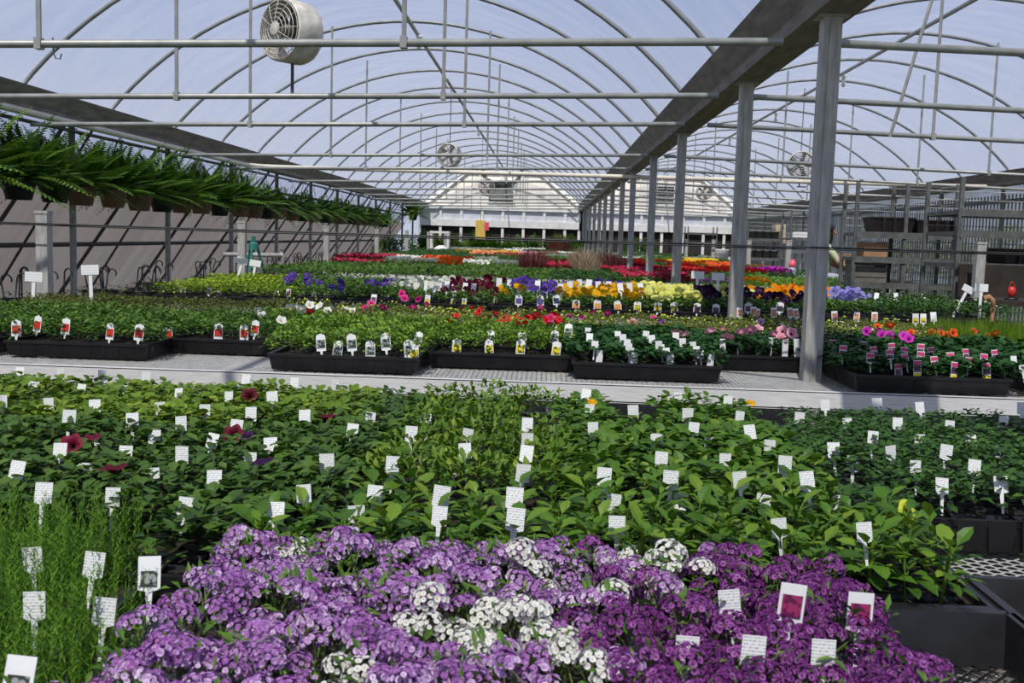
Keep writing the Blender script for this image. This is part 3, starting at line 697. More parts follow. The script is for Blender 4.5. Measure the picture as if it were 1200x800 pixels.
def pansy(mname, face='eyedark', R=.026):
    q = MB()
    for (an, r, wd, z) in ((PI / 2 + .45, 1.0, 1.0, -.003), (PI / 2 - .45, 1.0, 1.0, -.002), (PI - .15, .95, .9, .0), (.15, .95, .9, .001), (-PI / 2, 1.0, 1.15, .002)):
        c, s_ = math.cos(an), math.sin(an); pts = [(0, 0, z + .001)]
        for k in range(7):
            t = -1 + k / 3; rr = R * r * (.62 + .38 * math.cos(t * 1.3)); ww = R * wd * .62 * t
            pts.append((c * rr - s_ * ww, s_ * rr + c * ww, z + .0025 * math.sin(k * 2.1)))
        q.add(pts, [(0, k + 1, k + 2) for k in range(6)], tri())
    if face:
        q.add([(0, 0, .005)] + [(R * .42 * math.cos(2 * PI * k / 8), -R * .12 + R * .36 * math.sin(2 * PI * k / 8), .0042) for k in range(8)], [(0, k + 1, (k + 1) % 8 + 1) for k in range(8)], .5, 1)
    q.add([(R * .1 * math.cos(2 * PI * k / 6), R * .1 * math.sin(2 * PI * k / 6), .0062) for k in range(6)], [tuple(range(6))], .5, 2)
    return q.mesh('flower', [PM[mname], M[face or 'eye'], M['eye']])
def blossoms(mname, fw, fd, H, n, r, spread=.35):
    """many small blooms over a far plant"""
    q = MB()
    for _ in range(n):
        c = Vector((U(-.5, .5) * fw, U(-.5, .5) * fd, H * U(.85, 1.12))); nr = Vector((U(-1, 1) * spread, -.55 + U(-.3, .3), .8)).normalized(); a = nr.orthogonal().normalized(); b = nr.cross(a); rr = r * U(.7, 1.2); t = tri()
        vs = [c + nr * rr * .2] + [c + (a * math.cos(2 * PI * k / 6) + b * math.sin(2 * PI * k / 6)) * rr * (1 if k % 2 else .8) for k in range(6)]
        q.add(vs, [(0, k + 1, (k + 1) % 6 + 1) for k in range(6)], t)
    return q.mesh('blossoms', PM[mname])

# ================================================================== NEAR BENCH
FT = ZB + .004
GRP_FLAT = 'black flats on the near bench'
colx = [-1.63, -1.09, -.55, -.01]; rowy = [1.375, 1.655, 1.935, 2.215, 2.42]
rown = ['row just behind the alyssum', 'second row behind the alyssum', 'third row behind the alyssum', 'fourth row behind the alyssum', 'row beside the broad aluminium lip']
coln = ['outermost', 'outer', 'next to centre', 'centre']
for j, y in enumerate(rowy):
    for i, x in enumerate(colx):
        if pix(x + .27, y, ZB)[0] < -20 or (j == 4 and y > 2.43): continue
        if j == 0 and i < 2: continue
        flat(x, y, 'black seedling flat, %s on the fern side, %s' % (coln[i], rown[j]), group=GRP_FLAT)
flat(.435, 1.508, 'black flat set crosswise right behind the dark purple alyssum', PI / 2, group=GRP_FLAT)
flat(.435, 2.06, 'black flat of broad-leaved plants set crosswise nearer the broad aluminium lip', PI / 2, group=GRP_FLAT)
for j, y in enumerate((1.80, 2.08, 2.36)):
    for i, x in enumerate((.84, 1.385)):
        if pix(x - .27, y, ZB)[0] > 1210: continue
        flat(x, y, 'black flat on the rack side, %s%s' % (['nearest the lattice trays', 'middle row', 'beside the aluminium lip'][j], ['', ', outer one'][i]), group=GRP_FLAT)
flat(-.62, 1.06, 'black flat of feathery green plants beside the alyssum', PI / 2, group=GRP_FLAT)
flat(-.91, 1.06, 'black flat of feathery green plants at the outer edge', PI / 2, group=GRP_FLAT)
flat(-.155, 1.085, 'black flat of lilac alyssum, second row', group=GRP_FLAT)
flat(-.155, .805, 'black flat of lilac alyssum, front row', group=GRP_FLAT)
flat(.255, .95, 'black flat of dark purple alyssum set crosswise', PI / 2, group=GRP_FLAT)
flat(.67, .66, 'black flat of dark purple alyssum in the front corner', group=GRP_FLAT)
web_tray(.485, 1.02, .17, .40, 'empty black lattice-bottomed tray beside the dark purple alyssum')
web_tray(.72, 1.09, .28, .53, 'black tray holding the white alyssum at the edge')

# leaf canopies
V = {}
V['broadlight'] = [clump('broadlight', .108, .054, .098, 60, .030, .0155, (-.1, .9), 3, dome=.15) for _ in range(4)]
V['petdark'] = [clump('petdark', .110, .056, .098, 58, .030, .016, (-.1, .9), 3, dome=.15) for _ in range(4)]
V['fine'] = [clump('fine', .110, .058, .108, 80, .026, .009, (0.0, 1.15), 2, dome=.1, droop=.15) for _ in range(4)]
V['small'] = [clump('small', .110, .058, .090, 74, .020, .013, (-.2, .7), 2, dome=.1) for _ in range(4)]
V['broad'] = [clump('broad', .110, .058, .100, 46, .035, .020, (-.1, .9), 3, dome=.15) for _ in range(4)]
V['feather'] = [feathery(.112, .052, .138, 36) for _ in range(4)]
bl = []
for k in range(5):                                        # single big leaves, shared
    q = MB(); q.leaf((0, 0, 0), 0, 0, .037, .0215, .30 * U(.6, 1.5), .25, .15 + .17 * k, rows=3); q.tube([(-.012, 0, -.004), (0, 0, 0)], .0012, 4, tone=.8)
    bl.append(q.mesh('leaf', LM['broad']))
bcore = [rosette('broad', .014, 18, .030, .017, .080) for _ in range(3)]
def kind_near(x, y):
    if x < -.62 and y > 1.88: return 'broadlight'
    if x < -.40 and y > 1.75: return 'broadlight' if y > 2.05 else 'petdark'
    if x < -.28: return 'petdark' if y > 1.36 or x < -.40 else 'broad'
    if x < .045: return 'fine' if y > 1.50 else 'broad'
    if x < .47 or (x < .55 and y < 1.5): return 'broad'
    return 'small'
ZLAB = {
 'broadlight': ('yellow-green broad-leaved six-pack near the aluminium lip', 'yellow-green six-packs', 'broad_leaf_pack'),
 'petdark': ('mid-green petunia six-pack on the near bench', 'petunia six-packs', 'petunia_pack'),
 'fine': ('bright fine-leaved six-pack on the near bench', 'fine-leaved six-packs', 'fine_leaf_pack'),
 'broad': ('large-leaved green six-pack behind the alyssum', 'large-leaved six-packs', 'large_leaf_pack'),
 'small': ('small dark-leaved six-pack on the near bench', 'small-leaved six-packs', 'small_leaf_pack'),
 'feather': ('upright feathery green clump beside the alyssum', 'feathery plants', 'feathery_pack'),
}
near = []
def near_pack(x, y, kd):
    t = empty(ZLAB[kd][2], (x, y, FT + .006), 0); tag(t, ZLAB[kd][0], 'plants', ZLAB[kd][1]); PACKS.append((t, x, y))
    if kd != 'feather' and (y < 1.4 or x > .4): link('cell_pack', PACK, t)
    zz = .046
    if kd == 'broad' and y < 1.62:
        for (dx, dy) in ((-.027, -.034), (.027, -.034), (-.027, .034), (.027, .034)):
            p = link('plant', random.choice(bcore), t, (dx + U(-.006, .006), dy + U(-.006, .006), zz), (U(-.15, .15), U(-.15, .15), U(0, 6.28)), U(.9, 1.15))
            for k in range(9):
                az = k * 2.4 + U(-.3, .3); lay = k / 9; sc = U(.8, 1.2) * (1 - .25 * lay)
                link('leaf', random.choice(bl), p, (.016 * math.cos(az) * (1 - lay * .5), .016 * math.sin(az) * (1 - lay * .5), .034 + .048 * lay + U(-.004, .006)), (U(-.3, .3), -.15 - .75 * lay + U(-.2, .2), az), sc)
    else:
        for dy in (-.044, 0, .044):
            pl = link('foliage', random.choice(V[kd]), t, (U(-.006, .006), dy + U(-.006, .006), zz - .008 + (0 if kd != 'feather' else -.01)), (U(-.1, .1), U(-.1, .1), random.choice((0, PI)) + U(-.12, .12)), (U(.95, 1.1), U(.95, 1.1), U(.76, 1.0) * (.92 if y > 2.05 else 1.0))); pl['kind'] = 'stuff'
    near.append((x, y, t)); return t
GAP = [(-.03, .06, 2.06, 2.40), (.47, .57, 2.2, 2.6), (.15, .27, 2.28, 2.6), (.5, .60, 1.65, 1.80)]
rws = [1.307, 1.443, 1.587, 1.723, 1.867, 2.003, 2.147, 2.283, 2.42]
cls = [-.01 + .105 * k - .0 for k in range(-14, 3)] + [.345, .48 - .005] + [.635 + .105 * k for k in range(8)]
cls = [-.01 + .105 * k + (.015 if abs(k) > 2 else 0) * (-1 if k < 0 else 1) * ((abs(k) + 2) // 5) for k in range(-14, 3)] + [.325, .42] + [.52 + .105 * k for k in range(8)]
for y in rws:
    for x in cls:
        px, py = pix(x, y, ZC - .40)
        if px < -120 or px > 1330: continue
        if any(a < x < b and c < y < d for a, b, c, d in GAP): continue
        if y < 1.5 and x > .53: continue
        if x > .55 and y < 1.70: continue
        if y < 1.36 and x < -.50: continue
        if x < -1.02 and 1.86 < y < 2.0: continue
        xx = x - .035 if (y < 1.5 and .3 < x < .53) else x
        near_pack(xx + U(-.004, .004), y + U(-.004, .004), kind_near(x, y))
for x in (-.47, -.575, -.68, -.785, -.89, -.995):
    for y in (.84, .975, 1.11, 1.245):
        if x > -.5 and y > 1.05: continue
        if x > -.53 and y > 1.2: continue
        px, py = pix(x, y, ZC - .40)
        if px < -60: continue
        near_pack(x, y, 'feather')

# --- alyssum: every pack a mound of flower clusters
AH = {k: [alyssum_head(k, n, R) for n, R in ((34, .0150), (29, .0138), (38, .0165))] for k in ('lilac', 'plum', 'white')}
al_fol = [clump('med', .11, .13, .075, 60, .020, .006, (0, 1.1), 2, dome=.2) for _ in range(3)]
ALAB = {'lilac': ('mound of lilac alyssum in full bloom', 'lilac alyssum'), 'plum': ('mound of dark purple alyssum in full bloom', 'dark purple alyssum'), 'white': ('mound of white alyssum among the purple', 'white alyssum')}
WHITE = [(a.x, a.y, r * 1.25) for a, r in [(atz(px, py, -.372), r) for px, py, r in ((505, 716, .022), (540, 718, .03), (585, 722, .034), (630, 738, .032), (655, 752, .022), (560, 752, .02), (690, 782, .022), (395, 782, .024), (735, 648, .026), (770, 655, .026), (795, 672, .024), (725, 690, .015), (348, 634, .018), (600, 668, .016), (640, 672, .013), (1110, 762, .016))]]
def alyssum_pack(x, y, base, hgt):
    t = empty('alyssum_pack', (x, y, FT + .006))
    if x > .3 or x < -.3: link('cell_pack', PACK, t)
    fo = link('foliage', random.choice(al_fol), t, (0, 0, .035), None, (1, 1, 1.35)); fo['kind'] = 'stuff'
    kinds = []
    nx, ny = 4, 5
    for i in range(nx):
        for j in range(ny):
            dx = (-.5 + (i + .5) / nx) * .108 + U(-.007, .007); dy = (-.5 + (j + .5) / ny) * .138 + U(-.007, .007)
            X, Y = x + dx, y + dy
            kd = base
            if any((X - a) ** 2 + (Y - b) ** 2 < r * r for a, b, r in WHITE): kd = 'white'
            elif base == 'lilac' and X > .06 + .25 * (Y - .9) + U(-.10, .10): kd = 'plum'
            elif base == 'plum' and random.random() < .03: kd = 'lilac'
            kinds.append(kd)
            wav = .012 * math.sin(X * 31 + 1.3) * math.cos(Y * 27) + .008 * math.sin(X * 63 + Y * 41)
            h = hgt + wav + U(-.010, .010) - .02 * ((dx / .054) ** 2 + (dy / .069) ** 2) * .5
            tx, ty = U(-.5, .5), U(-.5, .5) + .35
            link('flower_cluster', random.choice(AH[kd]), t, (dx, dy, h), (ty, tx, U(0, 6.28)), U(.85, 1.2))
    kd = max(set(kinds), key=kinds.count); tag(t, ALAB[kd][0], 'flowers', ALAB[kd][1]); PACKS.append((t, x, y))
cells = []
for y in (.60, .735, .87, 1.02, 1.155):
    for k in range(-5, 9):
        x = -.01 + .105 * k
        px, py = pix(x, y, ZC - .36)
        if px > 1260 or py > 880: continue
        left = -.33 - .25 * (1.155 - y)
        if x < left: continue
        if y > .80 and x > .375: continue
        cells.append((x, y))
for (x, y) in cells:
    alyssum_pack(x, y, 'lilac' if x < .20 else 'plum', .117 if y > .8 else .110)
for (x, y) in ((.70, 1.29), (.76, 1.15)):
    t = empty('alyssum_pack', (x, y, FT + .006)); tag(t, 'white alyssum in the black edge tray, %s clump' % ('farther' if y > 1.2 else 'nearer'), 'flowers', 'white alyssum at the edge'); link('cell_pack', PACK, t); link('foliage', al_fol[0], t, (0, 0, .03))
    for k in range(12): link('flower_cluster', random.choice(AH['white']), t, (U(-.04, .04), U(-.05, .05), U(.07, .10)), (U(-.4, .6), U(-.4, .4), U(0, 6)), U(.8, 1.1))

# --- single flowers among the near leaves, each a part of the pack it grows from
def grow(pxy, z, mesh, name='flower', label=None, rot=None, sc=1.0, host=None):
    p = atz(pxy[0], pxy[1], z); h = touch(pxy[0], pxy[1], p)
    if h is not None: p = h + (cam.location - h).normalized() * .028
    pool = host if host is not None else near
    x, y, t = min(pool, key=lambda h: (h[0] - p.x) ** 2 + (h[1] - p.y) ** 2)
    o = link(name, mesh, t, (p.x - x, p.y - y, p.z - t.location.z), rot or (U(.5, 1.0), U(-.3, .3), U(-.3, .3)), sc)
    if label: o['label'] = label
    return o
settle()
TR = {k: trumpet(k) for k in ('maroon', 'burgundy', 'darkpurple', 'pink', 'hotpink', 'magenta')}
TR['white'] = trumpet('white', throat='eye'); TR['wax'] = trumpet('wax', R=.020, throat='eye', tube_len=.075); TR['lilac'] = trumpet('lilac'); TR['crimson'] = trumpet('crimson')
for (px, py, k, sc, rx) in ((83, 521, 'burgundy', .72, 1.0), (107, 512, 'burgundy', .62, .15), (133, 547, 'maroon', .75, .0), (273, 508, 'maroon', .68, .9), (290, 510, 'darkpurple', .45, .5), (292, 463, 'maroon', .70, .9), (381, 487, 'maroon', .74, .0), (309, 540, 'darkpurple', .62, .1)):
    grow((px, py), -.345, TR[k], sc=sc, rot=(rx, U(-.2, .2), 0), label='dark red petunia flower')
_dg = DG[0]; DG[0] = None
grow((1064, 602), -.375, TR['wax'], rot=(.7, 1.0, 0), label='greenish yellow trumpet flower'); DG[0] = _dg
pb = pansy('yellow', None, .012)
for p in ((880, 472), (694, 471)): grow(p, -.36, pb, label='small yellow bloom')

# ================================================================== BENCH TWO: one object a pack
B2 = {
 'med': [clump('med', .118, .145, .09, 170, .026, .013, (-.2, .9), 2, dome=.12) for _ in range(3)],
 'bronze': [clump('bronze', .118, .145, .09, 180, .022, .010, (-.2, .9), 2, dome=.12) for _ in range(3)],
 'bright': [clump('bright', .118, .145, .10, 190, .027, .012, (-.2, 1.0), 2, dome=.12) for _ in range(3)],
 'olive': [clump('olive', .118, .145, .085, 210, .017, .010, (-.3, .9), 2, dome=.12) for _ in range(3)],
 'dark': [clump('dark', .118, .145, .085, 105, .030, .025, (-.3, .6), 3, dome=.12) for _ in range(3)],
 'grassy': [grass('grassy', .112, .14, .125, 190, .0012, .3) for _ in range(3)],
}
L2 = {
 'med': ('mid-green pack behind the red picture tags', 'plants with red picture tags', 'green_leaf_pack'),
 'bronze': ('bronze-tinted low pack on the middle bench', 'bronze-tinted plants', 'bronze_leaf_pack'),
 'bright': ('bright green pack behind the arched picture tags', 'plants with arched tags', 'bright_leaf_pack'),
 'olive': ('speckled olive pack on the middle bench', 'speckled olive plants', 'speckled_leaf_pack'),
 'dark': ('deep green scalloped-leaf pack on the middle bench', 'deep green plants', 'scalloped_leaf_pack'),
 'grassy': ('fine grassy pack on the middle bench', 'grassy plants', 'grassy_pack'),
}
def kind2(px, py):
    p = py - .03 * (px - 643)
    if px < 330: return 'med' if p > 379 else 'bronze'
    if px < 667: return 'bright' if p > 383 else ('bronze' if px < 480 and p > 374 and random.random() < .5 else 'olive')
    if px < 850: return 'dark' if p > 384 else 'olive'
    if px < 945: return 'dark' if p > 387 else 'olive'
    if px > 1090 and p < 387: return 'grassy'
    if px < 1250 and p > 385: return 'dark'
    return 'olive'
b2 = []
def stretch(x): return next(((a, b, c) for a, b, c in FRONT if a <= x < b), None)
# x0, x1, front edge y of the first flat
FRONT = [(-2.62, -1.46, 3.735), (-1.46, -1.00, 4.00), (-1.00, -.44, 3.60), (-.44, .095, 3.83), (.095, .64, 3.66), (.64, 1.12, 4.06), (1.04, 2.9, 3.57)]
used_f = 0
for fi, (a, b, c) in enumerate(FRONT):
    n = max(1, round((b - a) / .545))
    if fi == 1: n = 1
    for k in range(n):
        x = a + (k + .5) * (b - a) / n; y = c + .136; r = 0
        while y < 5.30:
            if pix(x, y, ZB)[0] < 1290:
                flat(x, y, 'black flat on the middle bench, %s along, %s from the lip' % (ordn(used_f + 1), ['front one', 'second', 'third', 'fourth', 'fifth', 'sixth', 'seventh'][r]), group='black flats on the middle bench')
            y += .275; r += 1
        used_f += 1
    y = c + .088
    while y < 5.36:
        nx = max(1, round((b - a) / .107))
        for k in range(nx):
            x = a + (k + .5) * (b - a) / nx
            px, py = pix(x, y, ZC - .40)
            if px < -110 or px > 1330: continue
            if abs(x - 1.0) < .07 and abs(y - 3.86) < .1: continue
            kd = kind2(px, py)
            o = link(L2[kd][2], random.choice(B2[kd]), None, (x + U(-.005, .005), y + U(-.005, .005), FT + .034), (0, 0, random.choice((0, PI))), (1.02, 1.02, U(.85, 1.2)))
            tag(o, L2[kd][0], 'plants', L2[kd][1]); PACKS.append((o, x, y)); b2.append((x, y, o))
        y += .1375
# blooms on the middle bench
FL2 = []
FL2 += [(px, py, 'hotpink', .8) for px, py in ((429, 360), (434, 353), (470, 365 - 18), (490, 350), (428, 361), (508, 356), (473, 352), (466, 360))]
FL2 += [(px, py, 'white', .7) for px, py in ((270, 368), (278, 370), (293, 366), (298, 364), (308, 368), (321, 363), (316, 372), (350, 365), (362, 362), (364, 360), (372, 363), (383, 364), (387, 360), (414, 362), (405, 361), (330, 380))]
FL2 += [(px, py, 'red', .7) for px, py in ((340, 367), (534, 371), (548, 372), (556, 374))]
for k in range(72): FL2.append((U(545, 663), 0, 'red', U(.42, .62)))
FL2 = [(px, (py if py else 369 + (px - 570) * .10 + U(-4, 5)), k, s_) for px, py, k, s_ in FL2]
FL2 += [(px, py, 'hotpink', .6) for px, py in ((646, 379), (668, 370), (682, 371), (705, 366), (697, 373), (766, 372), (616, 364))]
FL2 += [(px, py, 'magenta', .7) for px, py in ((1044, 396), (1052, 394), (1033, 394), (1059, 397), (1065, 400), (1016, 391), (1042, 387), (1036, 368), (1048, 367))]
FL2 += [(px, py, 'orangered', .7) for px, py in ((1068, 390), (1072, 388), (1083, 391), (1093, 391), (1104, 389), (1117, 393), (1028, 380), (1110, 391), (1142, 391), (1150, 391), (1158, 393))]
FL2 += [(px, py, 'pink', .9) for px, py in ((805, 391), (813, 391), (833, 393), (838, 391), (864, 390), (876, 393), (887, 387), (893, 391), (901, 394), (915, 398), (919, 390), (930, 393), (858, 388), (741, 377))]
FL2 += [(px, py, 'lilac', .7) for px, py in ((891, 379), (852, 389), (934, 386), (744, 376))]
FLM = {k: TR[k] for k in ('hotpink', 'white', 'magenta', 'pink', 'lilac')}; FLM['red'] = trumpet('red', R=.024); FLM['orangered'] = trumpet('orangered', R=.028)
settle()
for px, py, k, s_ in FL2: grow((px, py), -.365, FLM[k], sc=s_, rot=(U(.5, 1.1), U(-.5, .5), 0), host=b2)
# unnumbered specks of bloom in the olive plants: a few per pack
spk = {k: blossoms(k, .1, .13, .085, 5, .006) for k in ('white', 'wax')}
for x, y, o in b2:
    if o.data.name.startswith('olive') and random.random() < .8:
        c = link('blossoms', spk['wax' if random.random() < .8 else 'white'], o); c['kind'] = 'stuff'

# ================================================================== BENCH THREE: pansies
B3 = {k: [clump(k, .19, .145, .10, 130, .032, .017, (-.2, .9), 2, dome=.12) for _ in range(3)] for k in ('med', 'lime', 'small')}
B3['olive'] = [clump('olive', .19, .145, .10, 160, .022, .012, (-.2, .9), 2, dome=.12) for _ in range(2)]
L3 = {'med': 'mid-green', 'lime': 'lime green', 'small': 'deep green', 'olive': 'speckled olive'}
# px range, (front part) colour, (back part) colour, foliage, wording
Z3 = [(0, 345, None, None, 'lime', 'lime green broad-leaved plants'), (345, 470, 'violet', None, 'med', 'plants with dark blue pansies'), (470, 530, 'white', 'white', 'med', 'white pansies'),
      (530, 578, 'burgundy', 'burgundy', 'med', 'burgundy pansies'), (578, 604, 'yellow', 'orange', 'med', 'few yellow-orange pansies'), (604, 662, 'violet', 'violet', 'med', 'blue-violet pansies'),
      (662, 738, 'yellow', 'violet', 'med', 'golden pansies backed by blue'), (738, 812, 'pale', 'pale', 'med', 'pale yellow pansies'), (812, 872, 'darkpurple', 'pale', 'small', 'blackish purple pansies'),
      (872, 962, 'darkpurple', 'orange', 'small', 'orange and blackish purple pansies'), (962, 1012, None, 'lavender', 'med', 'lavender blue flowers'), (1012, 1300, None, None, 'small', 'green plants dotted white')]
PS = {k: pansy(k, 'eyedark' if k in ('violet', 'burgundy') else None, .0215) for k in ('violet', 'white', 'burgundy', 'yellow', 'orange', 'pale', 'darkpurple', 'lavender')}
DENS = {'violet': 5, 'white': 3, 'burgundy': 4, 'yellow': 9, 'orange': 8, 'pale': 10, 'darkpurple': 8, 'lavender': 9}
y0, y1, x0, x1 = BENCH[2]
b3 = []
y = y0 + .10; r = 0
while y < y1 - .05:
    nx = round((x1 - x0) / .185)
    for k in range(nx):
        x = x0 + (k + .5) * (x1 - x0) / nx
        px, py = pix(x, y, ZC - .38)
        z = next((q for q in Z3 if q[0] <= px < q[1]), None)
        if z is None or px > 1225 or px < -20: continue
        if abs(x - 1.0) < .12 and abs(y - 8.03) < .12: continue
        if x > 2.3 and y < 6.75: continue
        o = link('pansy_pack' if z[2] or z[3] else 'leafy_pack', random.choice(B3[z[4]]), None, (x + U(-.01, .01), y + U(-.01, .01), FT + .035), (0, 0, random.choice((0, PI))), (1.03, 1.03, U(.9, 1.2)))
        tag(o, '%s on the pansy bench' % z[5], 'plants', z[5]); PACKS.append((o, x, y)); b3.append((x, y, o))
        c = z[2] if r < 4 else z[3]
        if z[2] != z[3] and z[3] is not None and px > 860 and r >= 2: c = z[3]
        if c and r < (7 if c not in ('violet',) else 6):
            n = DENS[c]
            if px < 470 and random.random() < .75: n = 0
            if 578 < px < 604: n = 2
            for _ in range(n):
                link('flower', PS[c if random.random() < .96 else 'pale' if c == 'yellow' else c], o, (U(-.09, .09), U(-.06, .06), U(.10, .15)), (U(.8, 1.4), U(-.2, .2), U(-.4, .4)), U(.9, 1.2))
        elif px > 1012 and random.random() < .5:
            cc = link('blossoms', spk['white'], o, (0, 0, .02)); cc['kind'] = 'stuff'
    y += .15; r += 1
nfl = 0
for k in range(10):
    x = x0 + .28 + k * .545
    if x > x1 - .2: break
    for r in range(6): flat(x, y0 + .16 + .285 * r, 'black flat on the pansy bench, %s from the fern side, %s row' % (ordn(k + 1), ordn(r + 1)), group='black flats on the pansy bench')

# ================================================================== FURTHER BENCHES
def far_kinds():
    d = {}
    for k in ('med', 'small', 'bright', 'fine'):
        d[k] = [clump(k, .34, .36, .13, 260, .045, .022, (-.2, .9), 2, dome=.1) for _ in range(2)]
    d['redgrass'] = [grass('redgrass', .34, .36, .30, 500, .0028, .55) for _ in range(2)]
    d['beigegrass'] = [grass('beigegrass', .34, .36, .32, 500, .0026, .6) for _ in range(2)]
    return d
FK = far_kinds()
FB = {k: blossoms(k, .34, .36, .135, 70, .020) for k in ('red', 'crimson', 'white', 'orangered', 'salmon', 'yellow', 'pink', 'orange', 'darkpurple', 'magenta', 'pale', 'lilac', 'hotpink')}
# bench index -> [(px0, px1, foliage, blooms, share of units in bloom, wording)]
ZF = {
 3: [(0, 640, 'med', None, 0, 'leafy mid-green plants'), (640, 715, 'small', None, 0, 'dark green plants before grasses'), (715, 770, 'med', 'crimson', .8, 'red and pink blooms'), (770, 812, 'small', 'crimson', .9, 'crimson blooms by third post'),
     (812, 862, 'small', 'lilac', .5, 'pink-lilac blooms behind signs'), (862, 960, 'bright', 'orange', .12, 'low green plants'), (960, 1300, 'med', None, 0, 'green plants by the person')],
 4: [(0, 400, 'small', 'orange', .3, 'mixed orange and green plants'), (400, 462, 'small', 'crimson', 1, 'dark red blooms'), (462, 498, 'med', 'white', 1, 'white speckled blooms'), (498, 548, 'med', 'orangered', 1, 'orange-red blooms'), (548, 604, 'bright', 'white', .5, 'whitish green plants'),
     (604, 644, 'redgrass', None, 0, 'dark red ornamental grass'), (644, 664, 'med', 'crimson', .6, 'crimson blooms beside grass'), (664, 690, 'beigegrass', None, 0, 'beige ornamental grass'), (690, 716, 'redgrass', None, 0, 'reddish ornamental grass by posts'), (716, 790, 'small', 'crimson', .7, 'deep red blooms between posts'), (790, 880, 'med', 'red', .8, 'bright red blooms'), (880, 960, 'small', 'magenta', .5, 'magenta blooms'), (960, 1300, 'small', None, 0, 'green plants')],
 5: [(0, 470, 'med', 'salmon', .2, 'green and salmon plants'), (470, 700, 'small', None, 0, 'dark green plants'), (700, 790, 'small', 'red', .4, 'plants with red blooms'), (790, 880, 'med', 'orangered', .5, 'plants with orange-red blooms'), (880, 1300, 'med', 'white', .3, 'plants with white blooms')],
 6: [(0, 560, 'small', None, 0, 'dark green plants'), (560, 640, 'med', 'salmon', .7, 'plants with salmon blooms'), (640, 790, 'med', 'white', .15, 'green plants'), (790, 830, 'med', 'yellow', 1, 'plants with yellow blooms'), (830, 1300, 'small', None, 0, 'dark green plants beyond posts')],
 7: [(0, 540, 'small', None, 0, 'dark green plants'), (540, 600, 'med', 'yellow', .8, 'plants with yellow blooms'), (600, 650, 'med', 'pink', .7, 'plants with pink blooms'), (650, 1300, 'med', 'white', .2, 'green plants')],
 8: [(0, 520, 'small', None, 0, 'dark green plants'), (520, 610, 'small', 'white', 1, 'plants with white blooms'), (610, 1300, 'small', None, 0, 'green plants')],
 9: [(0, 1300, 'small', 'white', .1, 'deep green plants')],
}
bn = {3: 'fourth bench', 4: 'fifth bench', 5: 'sixth bench', 6: 'seventh bench', 7: 'eighth bench', 8: 'ninth bench', 9: 'last bench'}
for bi, zs in ZF.items():
    y0, y1, x0, x1 = BENCH[bi]; st = .34 if bi < 5 else .46
    ny = max(1, round((y1 - y0) / (st * 1.05))); nx = round((x1 - x0) / st)
    for j in range(ny):
        y = y0 - .06 + (j + .5) * (y1 - y0 + .06) / ny
        for k in range(nx):
            x = x0 + (k + .5) * (x1 - x0) / nx; px, py = pix(x, y, ZC - .36)
            z = next((q for q in zs if q[0] <= px < q[1]), None)
            if z is None: continue
            if any(abs(x - 1.0) < .19 and abs(y - q) < .19 for q in PY): continue
            sc = st / .34
            o = link('ornamental_grass' if 'grass' in z[2] else 'flowering_plant' if z[4] >= .3 else 'leafy_plant', random.choice(FK[z[2]]), None, (x, y, FT + .035), (0, 0, random.choice((0, PI))), (sc, sc, U(.85, 1.2)))
            tag(o, '%s on the %s' % (z[5], bn[bi]), 'plants', '%s, %s' % (z[5], bn[bi])); PACKS.append((o, x, y))
            if z[3] and random.random() < z[4]:
                c = link('blossoms', FB[z[3]], o); c['kind'] = 'stuff'
    for k in range(int((x1 - x0) / .55)):
        if bi < 5: flat(x0 + .28 + k * .55, y0 + .15, 'black flat at the front of the %s, %s from the fern side' % (bn[bi], ordn(k + 1)), group='black flats on the %s' % bn[bi])

# ================================================================== PLANT TAGS
def card(W, H, arch=False, foot=.035, mats=None, th=.0008):
    """stake tag: origin at the middle of the card; print faces -y"""
    q = MB(); w, h = W / 2, H / 2
    if arch: top = [(w, h * .62), (w * .8, h * .86), (w * .34, h * .9), (w * .25, h), (-w * .25, h), (-w * .34, h * .9), (-w * .8, h * .86), (-w, h * .62)]
    else: top = [(w, h), (-w, h)]
    poly = [(-w, -h), (-w * .30, -h - foot * .06), (-w * .16, -h - foot), (w * .16, -h - foot), (w * .30, -h - foot * .06), (w, -h)] + top
    n = len(poly)
    q.add([(x, 0, z) for x, z in poly] + [(x, th, z) for x, z in poly], [tuple(range(n)), tuple(reversed(range(n, 2 * n)))] + [(i, i + n, (i + 1) % n + n, (i + 1) % n) for i in range(n)])
    return q
def pic(W, H, z, m):
    q = MB(); q.add([(-W / 2, -.0012, z - H / 2), (W / 2, -.0012, z - H / 2), (W / 2, -.0012, z + H / 2), (-W / 2, -.0012, z + H / 2), (-W / 2, -.0002, z - H / 2), (W / 2, -.0002, z - H / 2), (W / 2, -.0002, z + H / 2), (-W / 2, -.0002, z + H / 2)], [(0, 1, 2, 3), (1, 5, 6, 2), (0, 3, 7, 4), (3, 2, 6, 7), (0, 4, 5, 1)])
    return q.mesh('picture', m)
